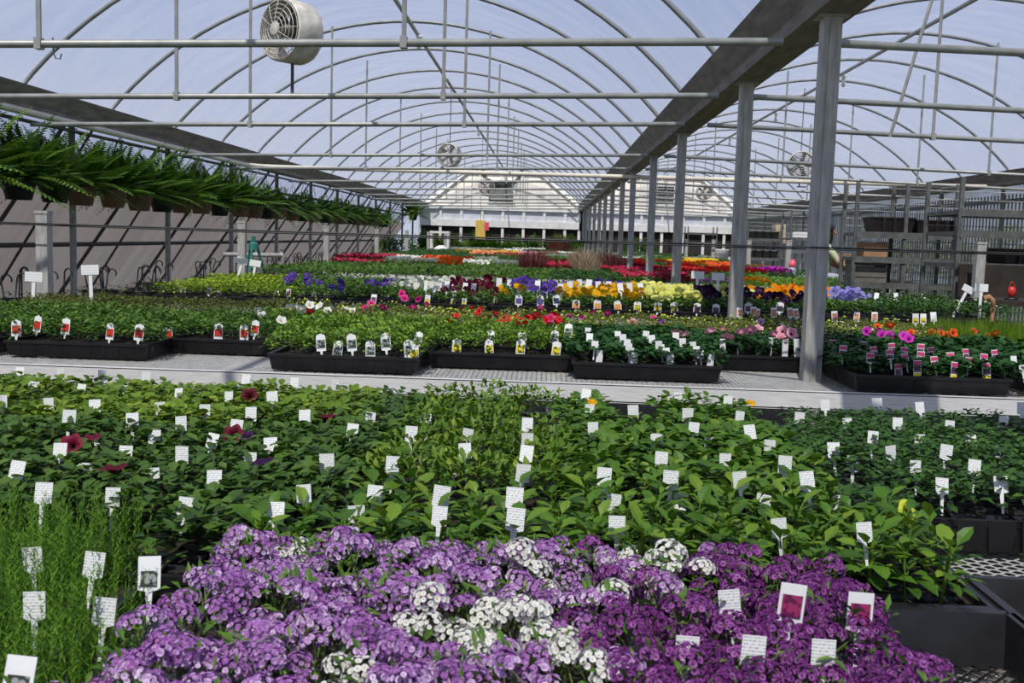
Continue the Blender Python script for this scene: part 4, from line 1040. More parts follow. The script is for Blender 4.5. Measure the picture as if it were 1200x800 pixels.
PIC = {'red': picture_mat('print_red_flowers', (0.05, .09, .03), (.62, .03, .02), 95, .62), 'yellow': picture_mat('print_yellow_flowers', (0.03, .035, .03), (.75, .62, .02), 120, .55), 'grey': picture_mat('print_grey_flowers', (0.03, .045, .03), (.32, .34, .33), 130, .45),
       'purple': picture_mat('print_purple_flowers', (.12, .01, .06), (.32, .03, .12), 160, .5), 'pinkbar': mat('print_pink_bar', (.55, .04, .17), .5, 0, .1, 50), 'yellowbar': mat('print_yellow_bar', (.72, .62, .02), .5, 0, .1, 50), 'dark': picture_mat('print_dark_flowers', (.02, .02, .03), (.20, .06, .16), 140, .4),
       'blue': picture_mat('print_blue_flowers', (.05, .08, .05), (.14, .10, .45), 160, .6), 'orange': picture_mat('print_orange_flowers', (.5, .12, .2), (.85, .42, .03), 160, .6), 'salmon': picture_mat('print_salmon_flowers', (.05, .10, .03), (.70, .25, .18), 160, .6)}
TAGM = {'plain': card(.0215, .026).mesh('plant_tag', M['tag']), 'tall': card(.024, .080, foot=.004).mesh('plant_tag', M['tag']), 'arch': card(.034, .062, True, .016).mesh('plant_tag', M['tagw']), 'bigpic': card(.0235, .034).mesh('plant_tag', M['tagw']), 'slim': card(.026, .034).mesh('plant_tag', M['tagw']), 'slimtall': card(.026, .066, foot=.014).mesh('plant_tag', M['tagw']),
        'arch3': card(.046, .066, True, .016).mesh('plant_tag', M['tagw']), 'far': card(.030, .050).mesh('plant_tag', M['tagw'])}
TAGH = {k: .034 for k in TAGM}; TAGH['plain'] = .026; TAGH.update(tall=.085, arch=.062, slimtall=.066, arch3=.066, far=.05)
PARTS = {'plain': [], 'tall': [], 'far': [],
 'arch_red': [('picture', pic(.029, .030, -.006, PIC['red']))], 'arch_yellow': [('picture', pic(.029, .030, -.006, PIC['yellow']))], 'arch_grey': [('picture', pic(.029, .030, -.006, PIC['grey']))],
 'bigpic': [('picture', pic(.018, .020, -.003, PIC['purple']))], 'bigpic_grey': [('picture', pic(.017, .016, -.006, PIC['grey']))],
 'slim': [('picture', pic(.024, .013, .008, PIC['pinkbar'])), ('picture', pic(.022, .012, -.008, PIC['dark']))],
 'slimtall': [('picture', pic(.024, .014, .023, PIC['pinkbar'])), ('picture', pic(.022, .022, .003, PIC['dark'])), ('picture', pic(.024, .018, -.021, PIC['yellowbar']))],
 'arch3_blue': [('picture', pic(.036, .034, -.008, PIC['blue']))], 'arch3_orange': [('picture', pic(.036, .034, -.008, PIC['orange']))], 'arch3_dark': [('picture', pic(.036, .034, -.008, PIC['dark']))], 'arch3_yellow': [('picture', pic(.036, .034, -.008, PIC['yellow']))],
 'far_dark': [('picture', pic(.024, .030, -.006, PIC['dark']))], 'far_yellow': [('picture', pic(.024, .024, -.01, PIC['yellow']))], 'far_salmon': [('picture', pic(.024, .034, -.002, PIC['salmon']))],
}
def place_tag(px, py, z, style, label, group, tilt=None, yaw=None, sc=1.0):
    p = atz(px, py, z); dist = (p - cam.location).length; bury = .34 * TAGH[style.split('_')[0]] * sc * 1200 / dist
    st0 = style.split('_')[0]; h = None
    if st0 in ('arch', 'tall', 'slimtall') and sc >= .95:
        c = next((c for a, b, c in FRONT if a <= p.x < b), None)
        if c: p = aty(px, py, c + .018)
    elif z == -.352 and st0 == 'far': p = aty(px, py, 5.33)
    elif st0 == 'arch3': p = aty(px, py, BENCH[2][0] + .026)
    else: h = touch(px, py + bury, p)
    if h is not None and st0 == 'bigpic': p = cam.location + _ray(px, py).normalized() * ((h - cam.location).length - .012)
    elif h is not None:
        dd = (h - cam.location).length; p = cam.location + _ray(px, py).normalized() * (dd + .010)
    o = link('plant_tag', TAGM[style.split('_')[0]], None, p, (tilt if tilt is not None else -U(.05, .35), U(-.12, .12), yaw if yaw is not None else U(-.3, .3)), sc)
    for nm, me in PARTS[style]: link(nm, me, o)
    tag(o, label, 'plant tag', group); return o
settle()
def rows_of(pts, gap):
    pts = sorted(pts, key=lambda p: p[1] - .03 * p[0]); out = [[]]
    for p in pts:
        k = p[1] - .03 * p[0]
        if out[-1] and k - (out[-1][-1][1] - .03 * out[-1][-1][0]) > gap: out.append([])
        out[-1].append(p)
    return [sorted(r) for r in out]
def label_rows(pts, z, style, wording, group, gap=3.0, sc=1.0, tilt=None):
    rw = rows_of(pts, gap)
    for j, r in enumerate(reversed(rw)):
        for i, p in enumerate(r):
            lb = wording
            if len(r) > 1: lb += ', %s along' % ordn(i + 1)
            if len(rw) > 1: lb += ' in the %s row' % ordn(j + 1)
            place_tag(p[0], p[1], z, style, lb, group, sc=sc, tilt=tilt)
NEAR_TAGS = [(23,436),(71,437),(120,439),(171,442),(288,445),(345,448),(393,450),(39,454),(95,456),(144,458),(209,461),(268,465),(319,466),(3,470),(57,473),(111,476),(188,478),(240,481),(294,485),(357,488),(81,489),(155,492),(212,496),(277,500),(113,513),(70,529),(181,512),(249,516),(317,522),(147,532),(20,550),(99,553),(179,558),(213,533),(293,540),(251,561),(383,542),(51,577),(132,582),(217,593),(323,600),(356,578),
 (434,490),(413,504),(482,508),(499,493),(548,510),(545,528),(618,516),(617,531),(613,554),(533,548),(460,544),(439,579),(517,581),(603,583),(418,604),(515,604),(604,608),(618,497),(691,480),(695,502),(687,462),(703,536),(708,558),(719,589),(723,616),(742,482),(770,517),(775,538),(786,562),(797,587),(795,465),
 (853,470),(967,474),(1028,473),(1078,477),(1198,478),(806,486),(867,488),(937,490),(993,496),(1052,496),(1113,499),(1176,494),(813,502),(879,506),(1023,512),(1078,516),(1138,517),(832,520),(902,523),(977,527),(1044,530),(1109,529),(1172,531),(850,540),(920,544),(1000,543),(1073,548),(1142,547),(867,562),(946,563),(1104,569),(1173,567),(895,588),(977,590),(913,618),(1013,623)]
lrow = {}
for p in NEAR_TAGS:
    w = atz(p[0], p[1], -.36); j = min(range(8), key=lambda q: abs([1.28, 1.41, 1.56, 1.69, 1.83, 1.97, 2.15, 2.39][q] - w.y)); lrow.setdefault(j, []).append(p)
for j, r in lrow.items():
    for i, p in enumerate(sorted(r)):
        place_tag(p[0], p[1], -.372, 'plain', 'small white printed tag, %s along in the %s row behind the alyssum' % (ordn(i + 1), ordn(j + 1)), 'white tags on the near bench', sc=U(.92, 1.1))
for px, py, st, lb in ((175, 671, 'bigpic_grey', 'white picture tag between the feathery plants and the lilac alyssum'), (110, 661, 'plain', 'white tag half hidden among the feathery plants'), (122, 716, 'plain', 'white tag lying behind the outermost lilac alyssum'), (22, 794, 'bigpic_grey', 'white picture tag at the front corner by the feathery plants'),
                       (38, 655, 'plain', 'white tag deep among the feathery plants near the edge'), (40, 709, 'plain', 'white tag low among the feathery plants near the edge'),
                       (928, 706, 'bigpic', 'purple picture tag leaning in the dark alyssum'), (1008, 716, 'bigpic', 'upright purple picture tag beside the empty lattice tray')):
    place_tag(px, py, -.345 if px < 600 else -.35, st, lb, 'tags around the alyssum', tilt=-.1 if px > 600 else None, yaw=.05, sc=1.1 if px > 600 else 1.0)
for k, (px, py) in enumerate(((855, 706), (883, 762), (965, 766), (805, 762))):
    place_tag(px, py, -.352, 'plain', 'white tag nearly buried in dark purple alyssum, %s along' % ordn([2, 3, 4, 1][k]), 'tags around the alyssum', tilt=-.1)
Z2T = -.425
label_rows([(19,384),(44,379),(77,382),(129,388),(163,389),(197,390),(256,388),(286,389),(299,384)], -.40, 'arch_red', 'arched tag with red flower picture on the middle bench', 'red picture tags', gap=99, tilt=-.12)
label_rows([(376,401),(396,409),(412,401),(434,409),(452,400),(479,408)], Z2T, 'arch_grey', 'arched tag with grey picture on the middle bench', 'grey picture tags', gap=99, tilt=-.12)
label_rows([(485,413),(535,406),(573,407),(610,407),(652,409)], Z2T, 'arch_yellow', 'arched tag with yellow flower picture on the middle bench', 'yellow picture tags', gap=99, tilt=-.12)
label_rows([(490,397),(537,396),(575,395),(612,397),(650,395),(649,389),(666,387)], -.40, 'arch_grey', 'arched tag standing behind the yellow picture tags', 'grey picture tags', gap=99, sc=.9, tilt=-.3)
cols = [[(689,388),(691,395),(697,404),(701,408)], [(724,392),(730,396),(735,402),(737,407),(739,412)], [(757,392),(764,397),(772,404),(775,408),(781,412)], [(792,394),(800,401),(812,405),(816,410),(821,415)]]
for c, cl in enumerate(cols):
    for i, p in enumerate(cl): place_tag(p[0], p[1], -.398, 'plain', 'white tag in the %s file of the deep green flat, %s from the back' % (ordn(c + 1), ordn(i + 1)), 'white tags in the deep green flat', sc=1.15, yaw=.05)
for i, p in enumerate(((702,423),(743,426),(785,427),(832,428))): place_tag(p[0], p[1], -.437, 'tall', 'tall white printed tag at the front of the deep green flat, %s along' % ordn(i + 1), 'tall tags of the deep green flat', tilt=-.1, yaw=.1)
for i, p in enumerate(((847,408),(920,410),(934,408))): place_tag(p[0], p[1], -.40, 'tall', 'tall white tag under the pink petunias, %s along' % ordn(i + 1), 'tall tags under the pink petunias', tilt=-.1, sc=.95)
for i, p in enumerate(((864,401),(904,400))): place_tag(p[0], p[1], -.38, 'plain', 'short white tag among the pink petunias, %s along' % ordn(i + 1), 'short tags under the pink petunias', sc=1.2)
label_rows([(976,403),(988,410),(1011,405),(1024,411),(1020,419),(1043,415),(1045,407),(1060,412),(1061,420),(1079,408),(1079,417),(1091,412),(1095,423),(1114,418),(1132,414),(1135,424),(1153,420),(1166,415)], -.398, 'slim', 'small pink-banded tag in the deep green flat', 'small pink-banded tags', gap=2.2)
label_rows([(1053,437),(1075,433),(1118,435),(1156,436)], -.445, 'slimtall', 'tall pink and yellow tag at the front flat on the rack side', 'tall pink and yellow tags', gap=99, tilt=-.12)
label_rows([(1177,426),(1188,421),(1198,432)], -.39, 'plain', 'plain white tag at the end of the pink-tagged flat', 'white tags by the pink tags', gap=99)
Z3T = -.425
for i, (px, py, s_, wd) in enumerate(((608,351,'blue','blue'),(633,352,'blue','blue'),(652,351,'blue','blue'),(675,357,'orange','orange'),(700,357,'orange','orange'),(724,358,'orange','orange'),(747,359,'yellow','yellow'),(771,360,'yellow','yellow'),(790,360,'yellow','yellow'),(817,361,'dark','dark'),(839,362,'dark','dark'),(877,360,'dark','dark'),(914,360,'dark','dark'))):
    place_tag(px, py, Z3T, 'arch3_' + s_, 'arched %s picture tag on the pansy bench, %s along' % (wd, ordn(i + 1)), 'arched pansy tags', tilt=-.1)
for i, p in enumerate(((585,331),(597,333),(608,337),(618,336),(630,334),(642,338),(657,338),(668,335),(679,332),(690,333),(701,335),(713,335),(727,337),(738,337),(751,337))):
    place_tag(p[0], p[1], -.34, 'far', 'white tag behind the pansies, %s along' % ordn(i + 1), 'white tags behind the pansies', sc=1.25)
for i, p in enumerate(((500,335),(508,338),(515,336),(524,334),(532,338),(545,336),(555,337))): place_tag(p[0], p[1], -.34, 'far', 'white tag among the white pansies, %s along' % ordn(i + 1), 'white tags among white pansies', sc=1.1)
for i, p in enumerate(((501,351),(531,353),(544,354),(561,353),(581,352))): place_tag(p[0], p[1], Z3T, 'far_yellow', 'small yellow picture tag at the front of the pansy bench, %s along' % ordn(i + 1), 'small yellow tags')
for i, p in enumerate(((215,340),(245,341),(257,344),(295,341),(309,342),(324,344),(338,343),(354,345),(368,346),(382,346),(393,346),(438,350),(453,350),(468,351))): place_tag(p[0], p[1], Z3T, 'far_dark', 'small dark picture tag below the lime green plants, %s along' % ordn(i + 1), 'small dark tags')
for i, p in enumerate(((867,366),(883,365),(887,367),(907,366),(926,366),(933,367),(978,370),(1004,371),(1025,371))): place_tag(p[0], p[1], -.352, 'far_salmon', 'small salmon picture tag behind the pink petunias, %s along' % ordn(i + 1), 'small salmon tags')
for i, p in enumerate(((1073,373),(1082,373),(1094,371))): place_tag(p[0], p[1], -.352, 'far_yellow' if i < 2 else 'far', 'small tag at the grassy plants, %s along' % ordn(i + 1), 'tags by the grassy plants')
for i, p in enumerate(((1027,347),(1040,347),(1050,347))): place_tag(p[0], p[1], -.36, 'far', 'small white tag below the wire rack, %s along' % ordn(i + 1), 'tags below the wire rack')
# T-shaped stake signs
def stake_sign(px, py, Y, label, lean=0.0, w=.09, h=.05):
    p = aty(px, py, Y); t = empty('stake_sign', (p.x, p.y, ZB + .04)); t.rotation_euler = (-.08, lean, U(-.1, .1)); tag(t, label, 'sign', 'T-shaped stake signs')
    zc = p.z - ZB - .04
    q = MB(); q.box(-w / 2, w / 2, -.003, 0, -h / 2, h / 2); q.obj('card', M['sign'], t, loc=(0, 0, zc))
    q = MB(); q.box(-.009, .009, 0, .004, 0, zc); q.obj('stake', M['tagw'], t)
stake_sign(37, 324, 5.1, 'white T-shaped sign beside the thick short post on the fern side', .02)
stake_sign(107, 316, 5.15, 'pale T-shaped sign leaning beside the first fern-side pipe post', -.06)
stake_sign(275, 304, 7.9, 'tilted white T-shaped sign in front of the teal tripod', .25, .09)
stake_sign(295, 308, 8.0, 'pale T-shaped sign behind the white short post', .12, .09)
stake_sign(817, 322, 6.9, 'white T-shaped sign standing in the pale yellow pansies', .02, .085, .05)
stake_sign(842, 324, 6.9, 'grey-white T-shaped sign beside the second square post', .0, .085, .05)
stake_sign(1150, 337, 6.8, 'white T-shaped sign beside the rack-side short post', .03, .085, .05)
stake_sign(1118, 334, 6.9, 'grey T-shaped sign tilted below the tall rack', .45, .075, .045)

# ================================================================== HANGING FERNS
def add_frond(q, L=.40, el=.9, az=0.0, droop=.9, base=(0, 0, 0), n=13, pw=.012, pl=.045, tone=.5):
    d = Vector((math.cos(az) * math.cos(el), math.sin(az) * math.cos(el), math.sin(el))); sd = Vector((-math.sin(az), math.cos(az), 0)); b = Vector(base)
    pos = lambda t: b + d * (L * t) - Vector((0, 0, 1)) * (droop * L * t * t)
    for k in range(n):
        t = .12 + .88 * k / n; c = pos(t); tan = (pos(t + .02) - c).normalized(); l = pl * math.sin(PI * min(1, .18 + .8 * t)) ** .7 * (1.0 if t < .9 else .6)
        tn = max(0, min(1, tone + U(-.18, .18)))
        for sg in (-1, 1):
            e_ = c + sd * (sg * l) + tan * (l * .35) - Vector((0, 0, l * .25)); mid = (c + e_) / 2
            q.add([c - tan * pw * .3, mid - tan * pw * .5, e_, mid + tan * pw * .5], [(0, 1, 2, 3)] if sg < 0 else [(3, 2, 1, 0)], tn)
    q.tube([pos(t) for t in (0, .3, .6, .95)], [.002, .0018, .0014, .0008], 4, tone=.6)
FR = []
for k in range(6):
    q = MB(); add_frond(q, .32 + .028 * k, .0, 0, .22 + .16 * (k % 3), tone=.2 + .12 * k, n=20, pl=.060, pw=.021); FR.append(q.mesh('frond', LM['fern']))
def whole_fern(n=44, s_=1.0):
    q = MB()
    for k in range(n):
        u = k / n; add_frond(q, s_ * U(.36, .52), 1.45 - 1.25 * u + U(-.1, .1), k * 2.4, U(.3, .75), (U(-.05, .05), U(-.05, .05), 0), 13, .020, .06, tri())
    return q.mesh('fronds', LM['fern'])
WF = [whole_fern() for _ in range(3)]
pq = MB(); pq.lathe([(0.0, 0), (.085, 0), (.118, .13), (.126, .13), (.126, .15), (.114, .15), (.108, .12), (0, .12)], 18)
POT = {k: pq.mesh('pot', M[k], True) for k in ('pot_tan', 'pot_green')}
hq = MB()
for k in range(3):
    an = k * 2.094; hq.tube([(.12 * math.cos(an), .12 * math.sin(an), .145), (.02 * math.cos(an), .02 * math.sin(an), .50)], .0025, 4)
hq.tube([(0, 0, .49), (0, 0, .56), (.012, 0, .58), (.03, 0, .575), (.036, 0, .555)], .003, 5)
HANG = hq.mesh('hanger', M['hose'])
lm = MB(); lm.tube([(-3.72, 3, ZC + .715), (-3.72, 26.5, ZC + .715)], .014, 8); tag(lm.obj('hanging_rail', M['dark_pipe'], smooth=True), 'thin dark rail from which the ferns hang', 'rail', kind='structure')
ferns = []
y = 6.05; k = 0
tanset = {0, 1, 4, 5, 6, 8, 9, 11, 12, 14, 15, 17, 19, 20, 22, 23, 25, 27}
while y < 23.2:
    t = empty('hanging_fern', (-3.72 + U(-.03, .03), y, ZC + .145 + U(-.01, .01)), U(0, 6)); col = 'pot_tan' if k in tanset else 'pot_green'
    tag(t, 'bushy green fern in a hanging %s pot, %s in the row' % ('tan' if col == 'pot_tan' else 'dark green', ordn(k + 1)), 'hanging fern', 'row of hanging ferns')
    link('pot', POT[col], t); link('hanger', HANG, t)
    if y < 12.5:
        for j in range(40):
            u = j / 40; az = j * 2.4 + U(-.3, .3); el = 1.45 - 1.25 * u + U(-.15, .12)
            link('frond', random.choice(FR), t, (.05 * math.cos(az) * u, .05 * math.sin(az) * u, .13 + .02 * (1 - u)), (U(-.3, .3), -el, az), U(.95, 1.35))
        o = link('inner_fronds', WF[k % 3], t, (0, 0, .13), (0, 0, U(0, 6)), .85); o['kind'] = 'stuff'
    else:
        o = link('fronds', WF[k % 3], t, (0, 0, .13), (0, 0, U(0, 6)), U(1.0, 1.2)); o['kind'] = 'stuff'
    y += .50 + .012 * k; k += 1
t = empty('hanging_fern', (-3.5, 26.4, ZC + .35)); tag(t, 'big shaggy fern hanging by the end wall', 'hanging fern'); link('pot', POT['pot_green'], t); link('hanger', HANG, t); o = link('fronds', WF[0], t, (0, 0, .13), None, 1.6); o['kind'] = 'stuff'

# baskets with curled hooks standing along the side wall
q = MB(); pts = [(0, 0, 0), (0, 0, .20)] + [(.03 - .03 * math.cos(a), 0, .20 + .035 * math.sin(a)) for a in np.linspace(.2, 3.6, 9)]; q.tube(pts, .0055, 6); HOOK = q.mesh('hook', M['hose'], True)
pq = MB(); pq.lathe([(0, 0), (.10, 0), (.14, .12), (.145, .13), (.13, .13), (.12, .10), (0, .10)], 14); BASK = pq.mesh('pot', M['black'], True)
bq = [clump('bronze', .30, .30, .10, 90, .03, .014, (-.2, .9), 2, dome=.4) for _ in range(2)]
# low shelf that carries them
q = MB(); q.box(-3.62, -3.0, 5.0, 17.0, ZB - .16, ZB - .13)
for yy in np.arange(5.3, 17, 1.9):
    for xx in (-3.55, -3.1): q.box(xx, xx + .04, yy, yy + .04, 0, ZB - .16)
tag(q.obj('wall_shelf', M['galv']), 'low metal shelf along the fern side wall', 'shelf')
k = 0
for y in list(np.arange(5.3, 16.8, .42)):
    for xx in ((-3.25,) if k % 3 else (-3.2, -3.45)):
        t = empty('hook_basket', (xx + U(-.04, .04), y + U(-.05, .05), ZB - .13)); tag(t, 'black basket with curled black hooks below the ferns', 'basket', 'hook baskets along the fern wall'); PACKS.append((t, xx, y))
        link('pot', BASK, t); o = link('foliage', bq[k % 2], t, (0, 0, .08)); o['kind'] = 'stuff'
        for j in range(2): link('hook', HOOK, t, (U(-.06, .06), U(-.06, .06), .08 + U(-.04, .03)), (U(-.15, .15), U(-.2, .2), U(-.9, .9)))
    k += 1

# ================================================================== FANS
def fan(p, R, rz, label, hang_z, drop=.12):
    t = empty('air_fan', p, rz); tag(t, label, 'fan', 'round greenhouse fans')
    D = R * 1.22
    def rot(q):  # lathe axis z -> -y
        q.v = [(x, -z, y) for x, y, z in q.v]; return q
    q = MB(); q.lathe([(R * .93, D * .45), (R * .96, D * .47), (R, D * .42), (R, -D * .30), (R * .97, -D * .36), (R * .95, -D * .36), (R * .95, D * .42)], 28); rot(q).obj('housing', M['fan'], t, True)
    for nm, sgn in (('front_grill', 1), ('rear_grill', -1)):
        q = MB()
        for j, rr in enumerate((.22, .36, .50, .64, .78, .92)):
            z = sgn * D * (.62 - .16 * rr * rr) if sgn > 0 else -D * (.52 - .12 * rr * rr)
            q.tube([(R * rr * math.cos(a), R * rr * math.sin(a), z) for a in np.linspace(0, 2 * PI, 25)[:-1]], R * .013, 4, closed=True)
        for j in range(12):
            a = j * PI / 6; q.tube([(R * r_ * math.cos(a), R * r_ * math.sin(a), (D * (.62 - .16 * r_ * r_)) if sgn > 0 else -D * (.52 - .12 * r_ * r_)) for r_ in (.15, .5, .75, .97)], R * .012, 4)
        q.lathe([(0, sgn * D * .64), (R * .20, sgn * D * .63), (R * .2, sgn * D * .58), (0, sgn * D * .57)] if sgn > 0 else [(0, -D * .54), (R * .16, -D * .53), (0, -D * .5)], 14)
        rot(q).obj(nm, M['fan'], t)
    q = MB(); q.lathe([(0, D * .3), (R * .22, D * .28), (R * .25, -D * .2), (0, -D * .25)], 14); rot(q).obj('motor', M['fan_dark'], t, True)
    for j in range(5):
        a = j * 2 * PI / 5; q = MB(); c, s_ = math.cos(a), math.sin(a)
        pts = [(.2, -.12, -.05), (.2, .12, .06), (.9, .22, .10), (.9, -.16, -.10)]
        q.add([(R * (x * c - y * s_), R * (x * s_ + y * c), R * z * 1.4) for x, y, z in pts], [(0, 1, 2, 3)]); rot(q).obj('blade', M['fan_dark'], t)
    q = MB(); q.tube([(0, 0, R), (0, 0, R + hang_z)], .006, 6); q.tube([(0, 0, -R), (0, 0, -R - drop)], .010, 6); q.box(-.03, .09, -.012, .012, -R - drop, -R - drop + .014); q.obj('hanger', M['dark_pipe'], t)
    return t
def ridge_h(b, z): return arc(RIDGE[b])[14][1] - z
p = aty(343, 38, 5.95); fan(p, .175, -.62, 'large white caged fan hanging near the roof of the main bay', ridge_h(0, p.z) - .175 - .05, .19)
p = aty(527, 182, 14.6); fan(p, .165, -.25, 'small caged fan hanging midway down the main bay', ridge_h(0, p.z) - .165, .05)
p = aty(570, 218, 23.5); fan(p, .18, .2, 'distant caged fan in front of the main bay gable', ridge_h(0, p.z) - .18, .05)
p = aty(938, 193, 13.8); fan(p, .175, -.1, 'caged fan hanging under the roof beyond the big gutter', ridge_h(1, p.z) - .175, .12)
p = aty(825, 225, 22.5); fan(p, .17, .1, 'distant caged fan beyond the big gutter before the gable', ridge_h(1, p.z) - .17, .05)
# cable coil near the far ridge
q = MB(); c = aty(588, 214, 24.0)
for j in range(3): q.tube([(c.x + (.42 + .03 * j) * math.cos(a), c.y, c.z + .30 + (.35 + .03 * j) * math.sin(a)) for a in np.linspace(-PI * 1.0, .1, 14)], .014, 5)
tag(q.obj('hanging_cable', M['hose'], smooth=True), 'loop of black cable hanging from the far ridge', 'cable')
# lamp bulbs along the ridges
def bulb(b, y, label, big=1.0):
    z = arc(RIDGE[b])[14][1] - .05; t = empty('lamp_bulb', (RIDGE[b] + .02, y, z)); tag(t, label, 'light bulb', 'bare bulbs along the ridges')
    q = MB(); q.lathe([(0, 0), (.035, 0), (.035, -.012), (.02, -.03), (.018, -.05), (0, -.05)], 12); q.obj('socket', M['white'], t, True)
    q = MB(); q.lathe([(.016, -.05), (.017, -.065), (.026, -.09), (.027, -.105), (.018, -.128), (0, -.135)], 12); q.obj('globe', M['bulb'], t, True)
for k, y in enumerate((8.1, 10.6, 13.3, 16.2, 19.5)): bulb(0, y, 'bare bulb on the main bay ridge, %s from the near end' % ordn(k + 1))
for k, y in enumerate((7.9, 12.4, 16.0, 20.0)): bulb(1, y, 'bare bulb on the ridge beyond the big gutter, %s from the near end' % ordn(k + 1))
q = MB(); p = aty(62, 54, 4.28); q.tube([(p.x, p.y, p.z + .035), (p.x + .003, p.y, p.z - .03), (p.x + .012, p.y, p.z - .05), (p.x + .03, p.y, p.z - .052), (p.x + .036, p.y, p.z - .03)], .0032, 5); tag(q.obj('wire_hook', M['dark_pipe']), 'small dark wire hook on the nearest tie pipe', 'hook')

# ================================================================== RACKS ON THE FAR SIDE
def rack(name, x0, x1, y0, y1, ztop, shelves, label, nx=2, wires=True, th=.03):
    t = empty(name, ((x0 + x1) / 2, y0, 0)); tag(t, label, 'rack', 'metal racks on the rack side'); cx = (x0 + x1) / 2
    for k in range(nx):
        x = x0 + (x1 - x0) * k / (nx - 1) - cx
        for yy in (0, y1 - y0): q = MB(); q.box(x - .015, x + .015, yy - .015, yy + .015, 0, ztop); q.obj('upright', M['rack'], t)
    for z in shelves:
        q = MB(); q.box(x0 - cx, x1 - cx, 0, y1 - y0, z - th, z); q.box(x0 - cx, x1 - cx, -.025, -.02, z - .045, z + .01); q.obj('shelf', M['rack'], t)
    if wires:
        for x in (x1 - cx,):
            q = MB()
            for z in np.arange(.5, ztop, .055): q.tube([(x, 0, z), (x, y1 - y0, z)], .003, 4)
            o = q.obj('side_wires', M['wire'], t); o['kind'] = 'stuff'
        q = MB()
        for z in np.arange(.5, ztop, .07): q.tube([(x0 - cx, y1 - y0, z), (x1 - cx, y1 - y0, z)], .003, 4)
        o = q.obj('back_wires', M['wire'], t); o['kind'] = 'stuff'
    return t
zz = lambda px, py, Y: aty(px, py, Y).z
a = aty(1122, 300, 7.9); rack('plant_rack', a.x, a.x + 1.3, 7.9, 8.6, ZC + .55, [zz(1160, 247, 7.9), zz(1160, 272, 7.9), zz(1160, 310, 7.9), ZC - .62], 'tall dark rack with three shelves at the near rack side')
a = aty(998, 300, 9.3); b_ = aty(1066, 300, 9.3); c_ = aty(1120, 300, 9.3); rack('plant_rack', a.x + .02, c_.x - .02, 9.3, 9.68, ZC + .58, [zz(1030, 273, 9.3), zz(1030, 302, 9.3), zz(1030, 332, 9.3)], 'dark wire rack carrying the wide black crates', 3)
a = aty(875, 300, 19); rack('plant_rack', a.x, a.x + .62, 19, 19.6, ZC + .42, [ZC + .10, ZC - .25, ZC - .6], 'distant wire rack of grey pots beside the second post', 2)
a = aty(925, 300, 16.5); rack('plant_rack', a.x, a.x + .5, 16.5, 17.1, ZC + .55, [ZC + .12, ZC - .22, ZC - .5], 'distant wire rack with white trays behind the person', 2)
a = aty(805, 300, 27); rack('plant_rack', a.x, a.x + .75, 27, 27.6, ZC + .42, [ZC + .25, ZC, ZC - .4], 'far rack before the end wall beyond the posts', 2, False)
def crate(x0, x1, Y, d, z, h, label):
    t = empty('crate', ((x0 + x1) / 2, Y, z)); tag(t, label, 'crate'); w = (x1 - x0) / 2
    q = MB(); vs = []
    for s_, zz_ in ((.84, 0), (1.0, h), (1.03, h), (1.03, h - .012), (.96, h), (.80, .012)):
        vs += [(-w * s_, d / 2 - d / 2 * s_, zz_), (w * s_, d / 2 - d / 2 * s_, zz_), (w * s_, d / 2 + d / 2 * s_, zz_), (-w * s_, d / 2 + d / 2 * s_, zz_)]
    fs = [(3, 2, 1, 0), (20, 21, 22, 23)]
    for (i, j) in ((0, 4), (4, 12), (12, 8), (8, 16), (16, 20)):
        for k in range(4): fs.append((i + k, i + (k + 1) % 4, j + (k + 1) % 4, j + k))
    q.add(vs, fs); q.obj('body', M['crate'], t)
    for k in (-.5, 0, .5): q = MB(); q.add([(w * k - .01, -.004, .01), (w * k + .01, -.004, .01), (w * k + .012, -.012 - .0, h - .012), (w * k - .012, -.012, h - .012), (w * k - .01, .05, .01), (w * k + .01, .05, .01)], [(0, 1, 2, 3), (1, 5, 2), (0, 3, 4)]); q.obj('rib', M['crate'], t)
zs = zz(1030, 273, 9.3)
a = aty(1020, 270, 9.4); b_ = aty(1069, 270, 9.4); c_ = aty(1117, 270, 9.4)
crate(a.x, b_.x, 9.32, .34, zs, .145, 'wide black-brown crate on the wire rack, left one'); crate(b_.x + .01, c_.x, 9.32, .34, zs, .13, 'wide black-brown crate on the wire rack, right one')
zs2 = zz(1160, 310, 7.9); a = aty(1176, 300, 8.0); crate(a.x, a.x + .5, 8.0, .4, zs2, .125, 'black crate on the lower shelf of the tall rack')
# wood boxes on the rack
def plank_box(px0, px1, py0, py1, Y, d, m, name, label, n=2):
    a, b = aty(px0, py1, Y), aty(px1, py0, Y); t = empty(name, ((a.x + b.x) / 2, Y, a.z)); tag(t, label, 'box'); w, h = (b.x - a.x) / 2, b.z - a.z
    for k in range(n): q = MB(); q.box(-w, w, 0, .02, h * k / n + .004, h * (k + 1) / n - .004); q.obj('board', m, t)
    for k in range(n): q = MB(); q.box(-w, w, d - .02, d, h * k / n + .004, h * (k + 1) / n - .004); q.obj('board', m, t)
    for sx in (-1, 1): q = MB(); q.box(min(sx * w, sx * (w - .02)), max(sx * w, sx * (w - .02)), .02, d - .02, 0, h); q.obj('end', m, t)
    q = MB(); q.box(-w + .02, w - .02, .02, d - .02, 0, .015); q.obj('bottom', m, t)
plank_box(1012, 1041, 284, 302, 9.33, .32, M['wood'], 'wooden_crate', 'tan wooden crate on the second shelf of the wire rack')
M['grey_slat'] = mat('grey_slats', (0.16, 0.15, 0.13), .7, 0, .25, 9)
plank_box(1001, 1040, 306, 331, 9.33, .32, M['grey_slat'], 'slatted_box', 'grey slatted box on the bottom of the wire rack', 4)
M['cream_card'] = mat('cream_carton', (0.60, 0.48, 0.34), .8, 0, .2, 6)
